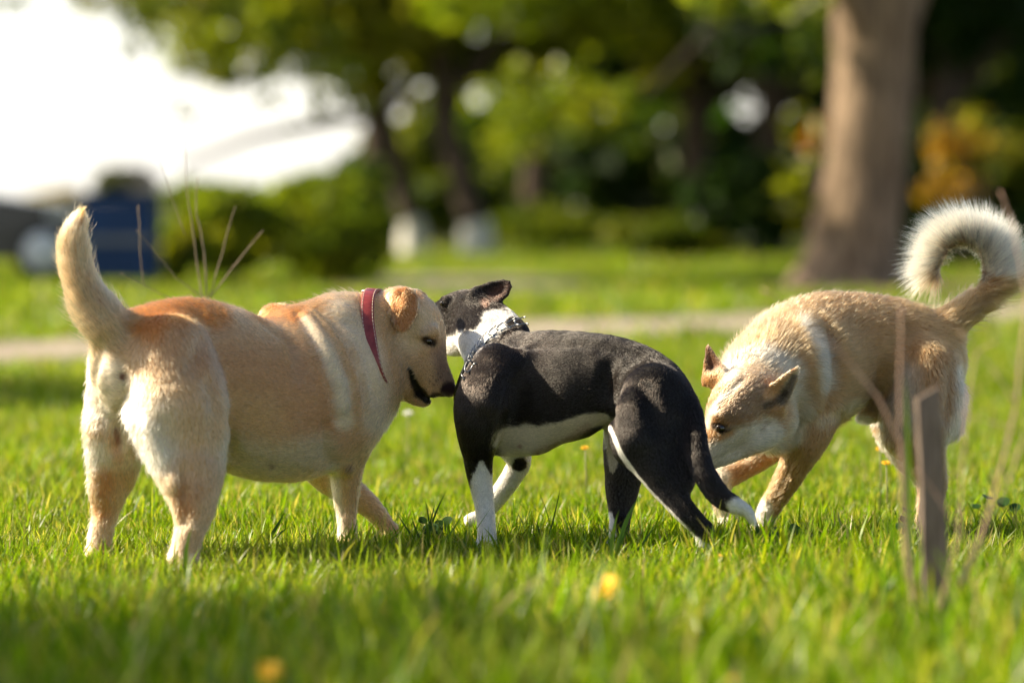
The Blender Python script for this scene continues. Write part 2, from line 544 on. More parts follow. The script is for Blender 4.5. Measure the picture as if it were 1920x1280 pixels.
def build_dog(dog, root, base, h, nhair, skin, fur, hair_r=0.00028, mott=0.12, jitter=0.12, clump=0.5, clump_n=9000, furname='fur', dens_face=None, cjit=.08, flyf=.03):
    dog.apply_surf()
    F, lo, h = dog.build_volume(h)
    V, Q = surface_nets(F, lo, h)
    V = relax(V, Q, 3, 0.5)
    N = vnormals(V, Q)
    # the muscles' fine unevenness
    V = V + N * (noise3(V, 16, 21) * 0.0022 + noise3(V, 45, 22) * 0.0009)[:, None]
    N = vnormals(V, Q)
    px, py = proj(V)
    wob = noise3(V, 70, 3)
    bare = np.zeros(len(V))
    for it in dog.bares: bare = np.maximum(bare, dog.mask(it, px, py, V[:, 1], wob * 0.3))
    colV = dog.color(V, base, mott)
    body = mesh_np('body', V, Q, skin, True, colV * (0.8 + 0.2 * bare[:, None]), {'bare': bare})
    link(body, root)
    from mathutils.bvhtree import BVHTree
    bvh = BVHTree.FromPolygons(V.tolist(), Q.tolist())
    def hit(px, py):
        o = Vector(CAM.tolist()); d = (Vector(P(px, py, 0.0).tolist()) - o).normalized()
        h_ = bvh.ray_cast(o, d)
        if h_[0] is None: raise ValueError('no skin at %s %s' % (px, py))
        return np.array(h_[0]), np.array(h_[1])
    dog.hit = hit
    if PV == 'clay' or nhair == 0: return body
    # hair roots
    T = np.concatenate([Q[:, [0, 1, 2]], Q[:, [0, 2, 3]]])
    ar = np.linalg.norm(np.cross(V[T[:, 1]] - V[T[:, 0]], V[T[:, 2]] - V[T[:, 0]]), axis=1)
    cN = nz(np.cross(V[T[:, 1]] - V[T[:, 0]], V[T[:, 2]] - V[T[:, 0]]))
    facing = (cN * nz(CAM - V[T[:, 0]])).sum(1)
    wt = ar * np.where(facing > -0.3, 1.0, 0.28)
    tx, ty = proj(V[T[:, 0]])
    for it in dog.dens: wt = wt * (1 + (it[2] - 1) * dog.mask(it, tx, ty, V[T[:, 0], 1], 0))
    cum = np.cumsum(wt)
    if PV == 'fast': nhair = nhair // 3; hair_r = hair_r * 1.7
    ti = np.searchsorted(cum, rng.random(nhair) * cum[-1])
    ti = np.minimum(ti, len(T) - 1)
    u, v = rng.random(nhair), rng.random(nhair)
    fl = u + v > 1; u[fl] = 1 - u[fl]; v[fl] = 1 - v[fl]
    a, b, c = T[ti, 0], T[ti, 1], T[ti, 2]
    p = V[a] * (1 - u - v)[:, None] + V[b] * u[:, None] + V[c] * v[:, None]
    n = nz(N[a] * (1 - u - v)[:, None] + N[b] * u[:, None] + N[c] * v[:, None])
    px, py = proj(p)
    bm = np.zeros(nhair)
    for it in dog.bares: bm = np.maximum(bm, dog.mask(it, px, py, p[:, 1], 0))
    keep = rng.random(nhair) > bm
    p, n, px, py = p[keep], n[keep], px[keep], py[keep]
    m = len(p)
    fw = np.zeros((m, 3)); hl = np.zeros(m); lf = np.zeros(m); ws = np.zeros(m)
    for q in dog.prims():
        d = q.dist(p)
        wgt = np.exp(-np.clip(d, -0.004, None) / 0.010) + 1e-12
        f = q.ff(p) if q.ff else np.broadcast_to(q.flow, (m, 3))
        fw += wgt[:, None] * f; hl += wgt * q.hl; lf += wgt * q.lift; ws += wgt
    hl /= ws; lf /= ws
    for it in dog.lens:
        mk = dog.mask(it, px, py, p[:, 1], 0)
        hl *= 1 + (it[2] - 1) * mk
    fw = nz(fw)
    if dog.inner:
        hl = np.where(hl > .040, hl * (.07 + .93 * smoothstep(-.70, .35, (fw * n).sum(1))) * (.7 + .5 * rng.random(m)), hl)
    fw = fw + 0.22 * np.stack([noise3(p, 22, 31), noise3(p, 22, 32), noise3(p, 22, 33)], 1) + rng.normal(0, 0.10, (m, 3))
    t = nz(fw - (fw * n).sum(1)[:, None] * n)
    lift = lf * (0.75 + 0.6 * rng.random(m))
    hl = hl * (0.65 + 0.6 * rng.random(m))
    fly = rng.random(m) < flyf
    lift = np.where(fly, lift * 2.4 + .1, lift); hl = np.where(fly & (hl < .04), hl * 1.35, hl)
    # clumps
    if clump > 0:
        ci = rng.choice(m, min(clump_n, m), replace=False)
        kd = kdtree.KDTree(len(ci))
        for j, i in enumerate(ci): kd.insert(p[i], j)
        kd.balance()
        near = np.fromiter((kd.find(x)[1] for x in p), dtype=np.int64, count=m)
        cj = rng.normal(0, 1, len(ci))[near]; cp = p[ci][near]; ct = t[ci][near]; cn = n[ci][near]; cl = lift[ci][near]
    K = 4
    X = np.zeros((m, K, 3))
    X[:, 0] = p - n * 0.0006
    cur = p.copy()
    for j in range(1, K):
        s_ = j / (K - 1)
        L = lift * (1.25 - 0.75 * s_)
        d = nz(t * np.cos(L)[:, None] + n * np.sin(L)[:, None])
        cur = cur + d * (hl / (K - 1))[:, None]
        x = cur
        if clump > 0:
            dc = nz(ct * np.cos(cl)[:, None] + cn * np.sin(cl)[:, None])
            tgt = cp + dc * (hl * s_)[:, None]
            cs = (clump * s_ * np.where(fly, .1, 1.0))[:, None]
            x = cur * (1 - cs) + tgt * cs
        X[:, j] = x
    cu = bpy.data.hair_curves.new(furname)
    cu.add_curves([K] * m)
    cu.points.foreach_set('position', X.astype(np.float32).ravel())
    prof = np.array([1.0, 0.9, 0.65, 0.12])
    rad = (hair_r * (0.7 + 0.6 * rng.random(m)))[:, None] * prof[None, :]
    ra = cu.attributes.get('radius') or cu.attributes.new('radius', 'FLOAT', 'POINT')
    ra.data.foreach_set('value', rad.astype(np.float32).ravel())
    col = dog.color(p, base, mott, .45) * (1 + jitter * rng.normal(0, 1, m) + (cjit * cj if clump > 0 else 0))[:, None]
    col = np.clip(col, 0.002, 0.95)
    c4 = np.ones((m, K, 4), dtype=np.float32); c4[:, :, :3] = col[:, None, :]
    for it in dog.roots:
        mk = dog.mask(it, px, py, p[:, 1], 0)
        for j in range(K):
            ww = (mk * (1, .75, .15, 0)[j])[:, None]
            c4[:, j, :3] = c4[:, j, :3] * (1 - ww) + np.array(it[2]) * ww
    ca = cu.attributes.new('Col', 'FLOAT_COLOR', 'POINT')
    ca.data.foreach_set('color', c4.ravel())
    cu.materials.append(fur)
    ho = bpy.data.objects.new(furname, cu)
    link(ho, root)
    return body

def ball(name, c, r, mat, parent, scale=(1, 1, 1), rot=None, seg=20):
    import bmesh
    bm = bmesh.new()
    bmesh.ops.create_uvsphere(bm, u_segments=seg, v_segments=seg // 2 + 2, radius=1.0)
    me = bpy.data.meshes.new(name)
    bm.to_mesh(me); bm.free()
    M = Matrix.Diagonal((r * scale[0], r * scale[1], r * scale[2], 1))
    if rot is not None: M = rot.to_4x4() @ M
    me.transform(Matrix.Translation(Vector([float(x) for x in c])) @ M)
    for f in me.polygons: f.use_smooth = True
    me.materials.append(mat)
    return link(bpy.data.objects.new(name, me), parent)
def torus(c, ax, R, r, n=28, m=8, sx=1.0, xdir=None):
    ax = nz(np.array(ax, float))
    h = np.array(xdir, float) if xdir is not None else (np.array([1., 0, 0]) if abs(ax[0]) < .8 else np.array([0, 1., 0]))
    e1 = nz(h - (h @ ax) * ax); e2 = np.cross(ax, e1)
    V = []
    for i in range(n):
        a = 2 * math.pi * i / n
        d = e1 * math.cos(a) * sx + e2 * math.sin(a); dn = nz(e1 * math.cos(a) + e2 * math.sin(a))
        for j in range(m):
            b = 2 * math.pi * j / m
            V.append(c + d * R + dn * math.cos(b) * r + ax * math.sin(b) * r)
    F = [(i * m + j, ((i + 1) % n) * m + j, ((i + 1) % n) * m + (j + 1) % m, i * m + (j + 1) % m) for i in range(n) for j in range(m)]
    return np.array(V), np.array(F)

def tube(pts, rad, n=8, cap=True):
    """tapered tube through pts (list of 3-vectors), radii list"""
    pts = np.array(pts, float); rad = np.broadcast_to(rad, (len(pts),))
    T = np.gradient(pts, axis=0); T = nz(T)
    ref = np.array([0, 0, 1.]) if abs(T[0][2]) < .9 else np.array([1., 0, 0])
    V = []
    e = nz(ref - (ref @ T[0]) * T[0])
    for i in range(len(pts)):
        e = nz(e - (e @ T[i]) * T[i]); f = np.cross(T[i], e)
        for j in range(n):
            a = 2 * math.pi * j / n
            V.append(pts[i] + (e * math.cos(a) + f * math.sin(a)) * rad[i])
    F = [(i * n + j, i * n + (j + 1) % n, (i + 1) * n + (j + 1) % n, (i + 1) * n + j) for i in range(len(pts) - 1) for j in range(n)]
    V = np.array(V); Fq = np.array(F)
    if cap:
        V = np.concatenate([V, pts[:1], pts[-1:]])
        a, b = len(V) - 2, len(V) - 1
        t = [(a, (j + 1) % n, j) for j in range(n)] + [(b, (len(pts) - 1) * n + j, (len(pts) - 1) * n + (j + 1) % n) for j in range(n)]
        return V, [Fq, np.array(t)]
    return V, [Fq]

# ------------------------------------------------------------------ ground, path
GZ = 0.0
def ground_strip(name, poly, z, mat, label=None):
    V = np.array([(x, y, z) for x, y in poly], float)
    o = mesh_np(name, V, np.array([range(len(poly))]), mat, False)
    return link(o, kind='structure')

m_soil = mat_noise('lawn_soil', (.035, .038, .016), (.045, .075, .014), 5.0, .95, .5, dist=.02, spec=.1, c3=(.07, .08, .024))
gx = np.linspace(-1, 1, 60); gy = np.linspace(0, 1, 60)
GX = np.sign(gx) * np.abs(gx) ** 2.2 * 500
GY = -25 + gy ** 3 * 900
A, B = np.meshgrid(GX, GY, indexing='ij')
V = np.stack([A.ravel(), B.ravel(), np.zeros(A.size)], 1)
ii = np.arange(59)[:, None] * 60 + np.arange(59)[None, :]
Fq = np.stack([ii.ravel(), ii.ravel() + 60, ii.ravel() + 61, ii.ravel() + 1], 1)
link(mesh_np('ground', V, Fq, m_soil, False), kind='structure')

m_path = mat_noise('path_dust', (.20, .165, .12), (.38, .33, .26), 3.0, .95, .4, dist=.01, spec=.15)
def edge(xs, y0, y1, w, seed):
    p = np.stack([xs, np.zeros_like(xs), np.zeros_like(xs)], 1)
    return [(x, 12.6 + 1.2 * x + .45 * n_ + w) for x, n_ in zip(xs, noise3(p, .9, seed))]
xs = np.linspace(-14, 22, 90)
lo = edge(xs, 8.2, 13.5, 0.0, 51); hi = edge(xs, 8.2, 13.5, 3.4, 52)
V = np.array([(a, b, .004) for a, b in lo] + [(a, b, .004) for a, b in hi])
n = len(xs)
F = np.array([(i, i + 1, n + i + 1, n + i) for i in range(n - 1)])
link(mesh_np('path', V, F, m_path, False), kind='structure')
# bare sandy patch further off
c = P(800, 545, 26); a = np.linspace(0, 2 * math.pi, 50, endpoint=False)
nn = noise3(np.stack([np.cos(a), np.sin(a), a * 0], 1), 2.0, 61)
V = np.array([(c[0] + .2 + math.cos(t) * 1.7 * (1 + .3 * q), 27 + math.sin(t) * 4.0 * (1 + .25 * q), .004) for t, q in zip(a, nn)])
link(mesh_np('sandy_ground', V, np.array([range(50)]), m_path, False), kind='structure')

a = np.linspace(0, 2 * math.pi, 50, endpoint=False)
m_dirt = mat_noise('bare_soil', (.10, .07, .04), (.22, .16, .10), 2.5, .95, .4, dist=.02, spec=.1)
V = np.array([(P(1610, 540, 26)[0] + .3 + math.cos(t) * 1.9 * (1 + .3 * q), 25.2 + math.sin(t) * 2.6 * (1 + .3 * q), .008) for t, q in zip(a, nn)])
link(mesh_np('bare_ground', V, np.array([range(50)]), m_dirt, False), kind='structure')
# ------------------------------------------------------------------ grass
m_grass = mat_leaf('grass_blade', .50, .55, .06, (.92, 1.0, .25))
def in_view(x, y, m):
    return np.abs(x) < (y + 9.0) * 0.1335 + m
def on_path(x, y):
    yc = 12.6 + 1.2 * x
    r1 = ((x - 3.5) / 1.7) ** 2 + ((y - 25.2) / 2.3) ** 2 < 1
    r2 = ((x + .6) / 1.4) ** 2 + ((y - 27) / 3.4) ** 2 < 1
    return ((y > yc + .05) & (y < yc + 3.3)) | r1 | r2
G_PAL = np.array([(.130, .220, .007), (.185, .280, .009), (.070, .135, .007), (.28, .31, .018), (.21, .24, .012), (.44, .36, .18), (.38, .34, .11)])
def grass(name, y0, y1, dens, hgt, wid, levels, seed, margin, label, hfun=None, litter=False):
    r = np.random.default_rng(seed)
    wmax = (y1 + 9) * .1335 + margin
    n = int(dens * (y1 - y0) * 2 * wmax)
    x = r.uniform(-wmax, wmax, n); y = r.uniform(y0, y1, n)
    k = in_view(x, y, margin) & ~on_path(x, y)
    x, y = x[k], y[k]
    # tufts: pull some blades together
    q = np.stack([x, y, x * 0], 1)
    dn = noise3(q, 9, 71) * .5 + noise3(q, 2.2, 72) * .5
    k = r.random(len(x)) < .62 + .5 * dn
    x, y, q, dn = x[k], y[k], q[k], dn[k]
    n = len(x)
    h = hgt * (0.55 + .55 * r.random(n) + .9 * r.random(n) ** 6) * (1 + .35 * noise3(q, 5, 73) + .25 * noise3(q, 1.3, 74))
    if hfun is not None: h = h * hfun(x, y)
    wd = wid * (.6 + .8 * r.random(n)) * (.8 + .4 * h / hgt)
    az = r.uniform(0, 2 * math.pi, n) ; fa = r.uniform(0, 2 * math.pi, n)
    lean = np.abs(r.normal(0.12, .30, n)); bend = np.abs(r.normal(.35, .45, n))
    if litter: lean = r.uniform(.9, 1.5, n); bend = r.normal(0, .25, n)
    L = np.stack([np.cos(az), np.sin(az)], 1)
    W = np.stack([np.cos(fa), np.sin(fa), np.zeros(n)], 1)
    rows = []
    pos = np.stack([x, y, np.full(n, -.004)], 1)
    K = levels
    for j in range(K + 1):
        t = j / K
        if j:
            th = lean + bend * t * 1.2
            st = np.stack([L[:, 0] * np.sin(th), L[:, 1] * np.sin(th), np.cos(th)], 1)
            pos = pos + st * (h / K)[:, None]
        if j < K:
            ww = wd * (1.0 - .35 * t if K > 2 else 1 - .4 * t) * .5
            rows += [pos - W * ww[:, None], pos + W * ww[:, None]]
        else:
            rows.append(pos.copy())
    M = 2 * K + 1
    V = np.stack(rows, 1).reshape(-1, 3)
    b = np.arange(n)[:, None] * M
    quads = np.concatenate([b + np.array([2 * j, 2 * j + 1, 2 * j + 3, 2 * j + 2])[None] for j in range(K - 1)]) if K > 1 else np.zeros((0, 4), int)
    tris = b + np.array([2 * (K - 1), 2 * (K - 1) + 1, 2 * K])[None]
    pick = r.random(n)
    g = .5 + .5 * noise3(q, 1.7, 75)
    idx = np.select([pick < .25, pick < .49, pick < .65, pick < .78, pick < .87, pick < .94], [0, 1, 2, 3, 4, 5], 6)
    c = G_PAL[idx] * (.8 + .4 * r.random(n))[:, None]
    dry = smoothstep(.55, .95, g)[:, None] * .35
    c = c * (1 - dry) + np.array((.24, .25, .06)) * dry
    if litter: c = np.array([(.40, .31, .18), (.28, .20, .11), (.48, .40, .26), (.20, .17, .07)])[r.integers(0, 4, n)] * (.7 + .6 * r.random(n))[:, None]
    C = np.repeat(c, M, axis=0).reshape(n, M, 3)
    fade = np.linspace(.62, 1.15, M)[None, :, None]  # blade feet darkened in colour, painting the shade between blades
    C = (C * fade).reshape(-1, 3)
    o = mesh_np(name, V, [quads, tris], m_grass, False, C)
    link(o, None, label, None, None, 'stuff')
    return o
def hf_near(x, y):
    f = 1 + .9 * smoothstep(-1.0, -2.4, y) + .35 * smoothstep(.1, .8, x) * smoothstep(.2, -.6, y)
    return f
Q = .3 if PV == 'fast' else 1.0
grass('lawn_grass', -3.5, -1.3, 11000 * Q, .058, .0042, 3, 101, .55, 'unmown green grass in the foreground', hf_near)
grass('lawn_grass', -1.3, 1.6, 19000 * Q, .046, .0031, 3, 102, .65, 'short lawn grass round the feet of the dogs', hf_near)
grass('lawn_grass', 1.6, 5.5, 6500 * Q, .050, .0045, 2, 103, .8, 'sunlit lawn grass behind the dogs')
grass('lawn_grass', 5.5, 12.5, 1900 * Q, .055, .008, 2, 104, 1.2, 'lawn grass before the path')
grass('dry_litter', -2.6, 3.0, 3600 * Q, .045, .0028, 2, 106, .3, 'dead straw and fallen blades between the grass', litter=True)
grass('seed_stalks', -2.0, 4.0, 700 * Q, .075, .0022, 3, 107, .3, 'thin pale seed stalks standing over the lawn')
grass('meadow_grass', 12.5, 52, 260 * Q, .075, .024, 2, 105, 1.5, 'grass beyond the path under the trees')

# tall broad blades and weeds
def blade(base, tip, w, mat, parent=None, name='blade', bow=.15, col=(.06, .13, .02), n=8, fold=.25):
    base, tip = np.array(base, float), np.array(tip, float)
    ax = tip - base; L = np.linalg.norm(ax)
    side = nz(np.cross(ax, np.array([0, -1.0, .15]))); nrm = nz(np.cross(side, ax))
    V = []
    for i in range(n + 1):
        t = i / n
        c = base + ax * t + side * math.sin(t * math.pi * .8) * bow * L + nrm * 0
        ww = w * (math.sin(math.pi * min(1, (t * .85 + .12))) ** .6) * .5 * (1 - t ** 4)
        V += [c - side * ww, c + nrm * ww * fold, c + side * ww]
    F = []
    for i in range(n):
        for j in (0, 1): F.append((i * 3 + j, i * 3 + j + 1, i * 3 + 3 + j + 1, i * 3 + 3 + j))
    V = np.array(V)
    C = np.tile(np.array(col), (len(V), 1)) * (1 + .25 * noise3(V, 90, 5))[:, None]
    return mesh_np(name, V, np.array(F), mat, True, C)

def gpt(px, py):      # point of the ground seen at (px, py)
    y = 5904.0 / (py - 370.0) - 9.0
    return np.array([P(px, py, y)[0], y, 0.0])
m_weed = mat_leaf('weed_leaf', .35, .40, .35, (1, 1, .4))

def clump_of(name, label, bx, by, blades, group=None):
    b = gpt(bx, by)
    root = empty(name, b, label, 'weed', group)
    for (tx, ty, dy, w, col) in blades:
        o = blade(b + np.array([random.uniform(-.006, .006), random.uniform(-.006, .006), 0]), P(tx, ty, b[1] + dy), w, m_weed, name='leaf', bow=random.uniform(-.12, .12), col=col)
        link(o, root)
    return root
DG = (.035, .085, .018); LG = (.12, .21, .03)
clump_of('broad_grass', 'two dark broad grass blades leaning right behind the yellow dog\'s hind foot', 486, 1040, [(532, 958, .0, .010, DG), (545, 986, .02, .008, DG)])
clump_of('broad_grass', 'single upright bright blade before the yellow dog\'s near hind foot', 356, 1100, [(368, 986, .0, .010, LG)])
clump_of('broad_grass', 'tuft of long dark blades under the black dog\'s hind legs', 1150, 1075, [(1168, 955, .0, .009, LG), (1212, 925, .03, .010, (.07, .15, .02)), (1228, 962, .02, .007, DG), (1108, 960, .0, .006, DG), (1190, 975, -.03, .006, DG), (1080, 985, 0, .006, LG)])
clump_of('broad_grass', 'thin upright stalk of grass between the black dog\'s legs', 1018, 1035, [(1052, 898, 0, .0035, DG), (1003, 968, 0, .005, DG)])
clump_of('broad_grass', 'dark sprigs of long blades between the yellow and the black dog', 800, 1040, [(846, 915, .0, .005, DG), (742, 952, .02, .005, DG), (820, 940, -.02, .006, DG), (774, 965, 0, .006, DG), (790, 932, .02, .004, DG), (864, 950, 0, .005, LG)])
clump_of('broad_grass', 'long blade leaning left at the tip of the black dog\'s tail', 1432, 1040, [(1396, 932, 0, .008, DG), (1470, 960, .02, .006, LG)])
clump_of('broad_grass', 'tall blurred yellow green blades before the wooden stake', 1700, 1210, [(1690, 700, -.1, .014, LG), (1640, 930, -.05, .012, LG), (1745, 930, -.1, .012, LG), (1770, 900, 0, .012, LG), (1600, 1000, 0, .010, LG), (1715, 780, -.05, .010, LG)])

def round_leaf_plant(label, bx, by, leaves, col):
    b = gpt(bx, by)
    root = empty('clover_plant', b, label, 'weed', 'round leaved weeds in the lawn')
    for (tx, ty, dy, r) in leaves:
        c = P(tx, ty, b[1] + dy)
        nrm = nz(np.array([random.uniform(-.5, .5), random.uniform(-.9, -.2), 1.0]))
        e1 = nz(np.cross(nrm, [0, 1, .2])); e2 = np.cross(nrm, e1)
        V = [c]; K = 16
        for i in range(K):
            a = 2 * math.pi * i / K
            rr = r * (1 - .25 * max(0, math.cos(a)) ** 8 + .06 * math.sin(3 * a))
            V.append(c + e1 * math.cos(a) * rr + e2 * math.sin(a) * rr + nrm * r * .12 * math.cos(2 * a))
        F = np.array([(0, 1 + i, 1 + (i + 1) % K) for i in range(K)])
        V = np.array(V)
        lf = mesh_np('leaf', V, F, m_weed, True, np.tile(np.array(col), (len(V), 1)))
        link(lf, root)
        V2, F2 = tube([b, (b + c) / 2 + np.array([0, .004, .01]), c], [.0016, .0014, .001], 5)
        link(mesh_np('stem', V2, F2, m_weed, True, np.tile(np.array((.1, .15, .03)), (len(V2), 1))), root)
round_leaf_plant('dark clump of broad leaves in the shade right of the yellow dog\'s forefoot', 815, 1025, [(806, 990, 0, .022), (826, 985, .02, .020), (816, 1000, -.02, .02), (838, 975, .0, .014), (792, 974, .0, .012)], (.025, .06, .012))
round_leaf_plant('round green leaves beside the tan dog\'s forefoot', 1470, 1030, [(1452, 996, 0, .020), (1490, 990, .01, .016), (1500, 1000, .01, .012)], (.05, .12, .025))
round_leaf_plant('small round leaves left of the wooden stake', 1690, 1040, [(1700, 955, 0, .014), (1694, 972, .01, .012), (1686, 985, 0, .013)], (.04, .10, .02))
round_leaf_plant('dark round leaves in the shade right of the wooden stake', 1860, 990, [(1850, 930, 0, .016), (1880, 940, .01, .018), (1902, 950, 0, .016), (1830, 948, .01, .013)], (.03, .075, .018))

# dandelions
m_pet, _nt, _b = mat_new('yellow_petal'); _b.inputs['Base Color'].default_value = (.85, .50, .012, 1); _b.inputs['Roughness'].default_value = .6
_b.inputs['Subsurface Weight'].default_value = .0
m_wpet, _nt, _b = mat_new('white_petal'); _b.inputs['Base Color'].default_value = (.75, .75, .68, 1); _b.inputs['Roughness'].default_value = .7
m_stem = mat_noise('flower_stem', (.16, .20, .06), (.24, .22, .09), 40, .5)
def flower(px, py, y, r, label, tilt=(0, -.3, 1), mat=None, group='dandelions in the lawn', name='dandelion', stem_dx=0, sr=1.0):
    c = P(px, py, y)
    b = np.array([c[0] + stem_dx, y + .01, 0])
    root = empty(name, b, label, 'flower', group)
    V, F = tube([b, (b + c) / 2 + np.array([.003, 0, 0]), c], [.0022 * sr, .002 * sr, .0018 * sr], 6)
    link(mesh_np('stem', V, F, m_stem), root)
    nrm = nz(np.array(tilt, float)); e1 = nz(np.cross(nrm, [0, 1, .1])); e2 = np.cross(nrm, e1)
    V = []; F = []
    for ring_, (cnt, up, ln) in enumerate(((26, .12, 1.0), (22, .45, .8), (16, .9, .55))):
        for i in range(cnt):
            a = 2 * math.pi * (i + random.random() * .6) / cnt
            d = e1 * math.cos(a) + e2 * math.sin(a); s_ = np.cross(nrm, d)
            tip = c + nz(d + nrm * up) * r * ln * random.uniform(.85, 1.1)
            w_ = r * .10
            k = len(V)
            V += [c + nrm * r * .1, c + (tip - c) * .7 - s_ * w_, tip, c + (tip - c) * .7 + s_ * w_]
            F.append((k, k + 1, k + 2, k + 3))
    link(mesh_np('flower_head', np.array(V), np.array(F), mat or m_pet, False), root)
flower(248, 1072, -.60, .011, 'orange yellow dandelion low in the grass below the yellow dog')
flower(1138, 1102, -2.3, .030, 'blurred yellow dandelion on a tall pale stem in the foreground', (-.55, -.55, .62), stem_dx=.008, sr=2.6)
flower(505, 1258, -3.25, .024, 'blurred dandelion at the bottom edge left of the middle', (0, -.6, .7))
flower(380, 1234, -3.05, .013, 'faint orange dandelion left of the one at the bottom edge')
flower(1375, 1274, -3.2, .014, 'dandelion at the bottom edge right of the middle')
flower(1097, 840, .9, .013, 'small yellow dandelion seen under the black dog\'s belly')
flower(1650, 842, 1.0, .014, 'dandelion behind the tan dog near its far hind leg')
flower(1662, 868, .6, .014, 'orange dandelion lower beside the tan dog\'s far hind leg')
flower(1348, 1042, -.75, .009, 'dandelion bud beside the black dog\'s rear foot')
flower(765, 775, 2.4, .018, 'white clover bloom behind the yellow dog\'s chin', mat=m_wpet, group='white clover blooms', name='clover_bloom')
flower(1195, 930, 1.0, .012, 'white clover bloom between the black dog\'s hind legs', mat=m_wpet, group='white clover blooms', name='clover_bloom')
flower(1718, 900, 1.3, .014, 'white clover bloom far right behind the stake', mat=m_wpet, group='white clover blooms', name='clover_bloom')

# wooden stake
m_wood = mat_noise('weathered_wood', (.10, .075, .06), (.30, .23, .185), 22, .85, 1.0, dist=.006, stretch=(6, 6, .35))
b = gpt(1764, 1240); yst = b[1]
top = P(1739, 736, yst)
s0 = RM(27, yst); s1 = RM(22, yst)
V = []; K = 12
for i in range(K):
    t = i / (K - 1)
    c = b * (1 - t) + top * t
    s_ = s0 * (1 - t) + s1 * t
    j = .0012
    for (dx, dy) in ((-1, -.45), (-.9, -.6), (.9, -.6), (1, -.45), (1, .45), (.9, .6), (-.9, .6), (-1, .45)):
        V.append((c[0] + dx * s_ + random.uniform(-j, j), c[1] + dy * s_ + random.uniform(-j, j), c[2] - .03 * (1 - t) + (.012 * dx * t if i == K - 1 else 0)))
F = [(i * 8 + j, i * 8 + (j + 1) % 8, i * 8 + 8 + (j + 1) % 8, i * 8 + 8 + j) for i in range(K - 1) for j in range(8)]
V = np.array(V)
st = mesh_np('wooden_stake', V, [np.array(F), np.array([range((K - 1) * 8, K * 8)])], m_wood, False)
link(st, None, 'weathered upright wooden stake standing in the grass before the tan dog', 'stake')

# dry stems
m_twig = mat_noise('dry_twig', (.42, .25, .18), (.60, .40, .30), 30, .7)
m_twig2 = mat_noise('grey_twig', (.20, .15, .10), (.34, .27, .19), 30, .8)
def twigs(label, base, stems, mat, y):
    root = empty('dry_shrub', base, label, 'dry plant')
    for pts, r0, r1 in stems:
        W = [P(q[0], q[1], q[2] if len(q) > 2 else y) for q in pts]
        W = np.array(W)
        # finer, slightly crooked
        t = np.linspace(0, 1, len(W)); tt = np.linspace(0, 1, len(W) * 4)
        W = np.stack([np.interp(tt, t, W[:, c]) for c in range(3)], 1)
        W += .0045 * (np.linspace(0, 1, len(W)) ** .5)[:, None] * np.stack([noise3(W, 11, 17), noise3(W, 11, 18), noise3(W, 11, 19)], 1) + .0016 * np.stack([noise3(W, 40, 7), noise3(W, 40, 8), noise3(W, 40, 9)], 1)
        V, F = tube(W, np.linspace(r0, r1, len(W)) * .72, 6)
        link(mesh_np('twig', V, F, mat), root)
twigs('bare pinkish shrub stems in the foreground round the wooden stake', gpt(1725, 1230), [
    ([(1722, 1235), (1705, 1000), (1690, 830), (1640, 735), (1570, 655), (1500, 590), (1425, 540)], .0034, .0016),
    ([(1726, 1235), (1700, 1040), (1688, 850), (1686, 700), (1690, 575)], .0032, .0018),
    ([(1735, 1235), (1850, 980), (1905, 760), (1925, 560), (1900, 420), (1872, 362)], .0036, .002),
    ([(1735, 1235), (1800, 1000), (1812, 760), (1830, 660), (1870, 640)], .0026, .0014),
    ([(1905, 760), (1860, 690), (1800, 620)], .002, .001),
    ([(1740, 1235), (1890, 900), (1925, 815), (1860, 790), (1800, 775)], .0026, .0014),
    ([(1738, 1235), (1830, 1040), (1760, 930), (1720, 880)], .0024, .0013)], m_twig, -2.4)
twigs('thin dry brown stems rising behind the yellow dog\'s back', np.array([P(385, 560, 1.3)[0], 1.3, 0]), [
    ([(386, 950), (382, 570), (366, 470), (352, 360), (346, 235)], .0036, .0010),
    ([(388, 950), (390, 570), (384, 480), (368, 400), (371, 330)], .0036, .0014),
    ([(390, 560), (432, 510), (462, 470), (493, 430)], .0028, .0016),
    ([(392, 560), (410, 500), (428, 430), (441, 388)], .0024, .0012),
    ([(384, 560), (330, 520), (290, 470), (255, 430)], .0022, .0010),
    ([(384, 570), (320, 560), (262, 530), (226, 512)], .0020, .0008),
    ([(346, 440), (320, 360), (300, 300)], .0016, .0008),
    ([(270, 540), (262, 470), (260, 385)], .0014, .0018)], m_twig2, 1.3)

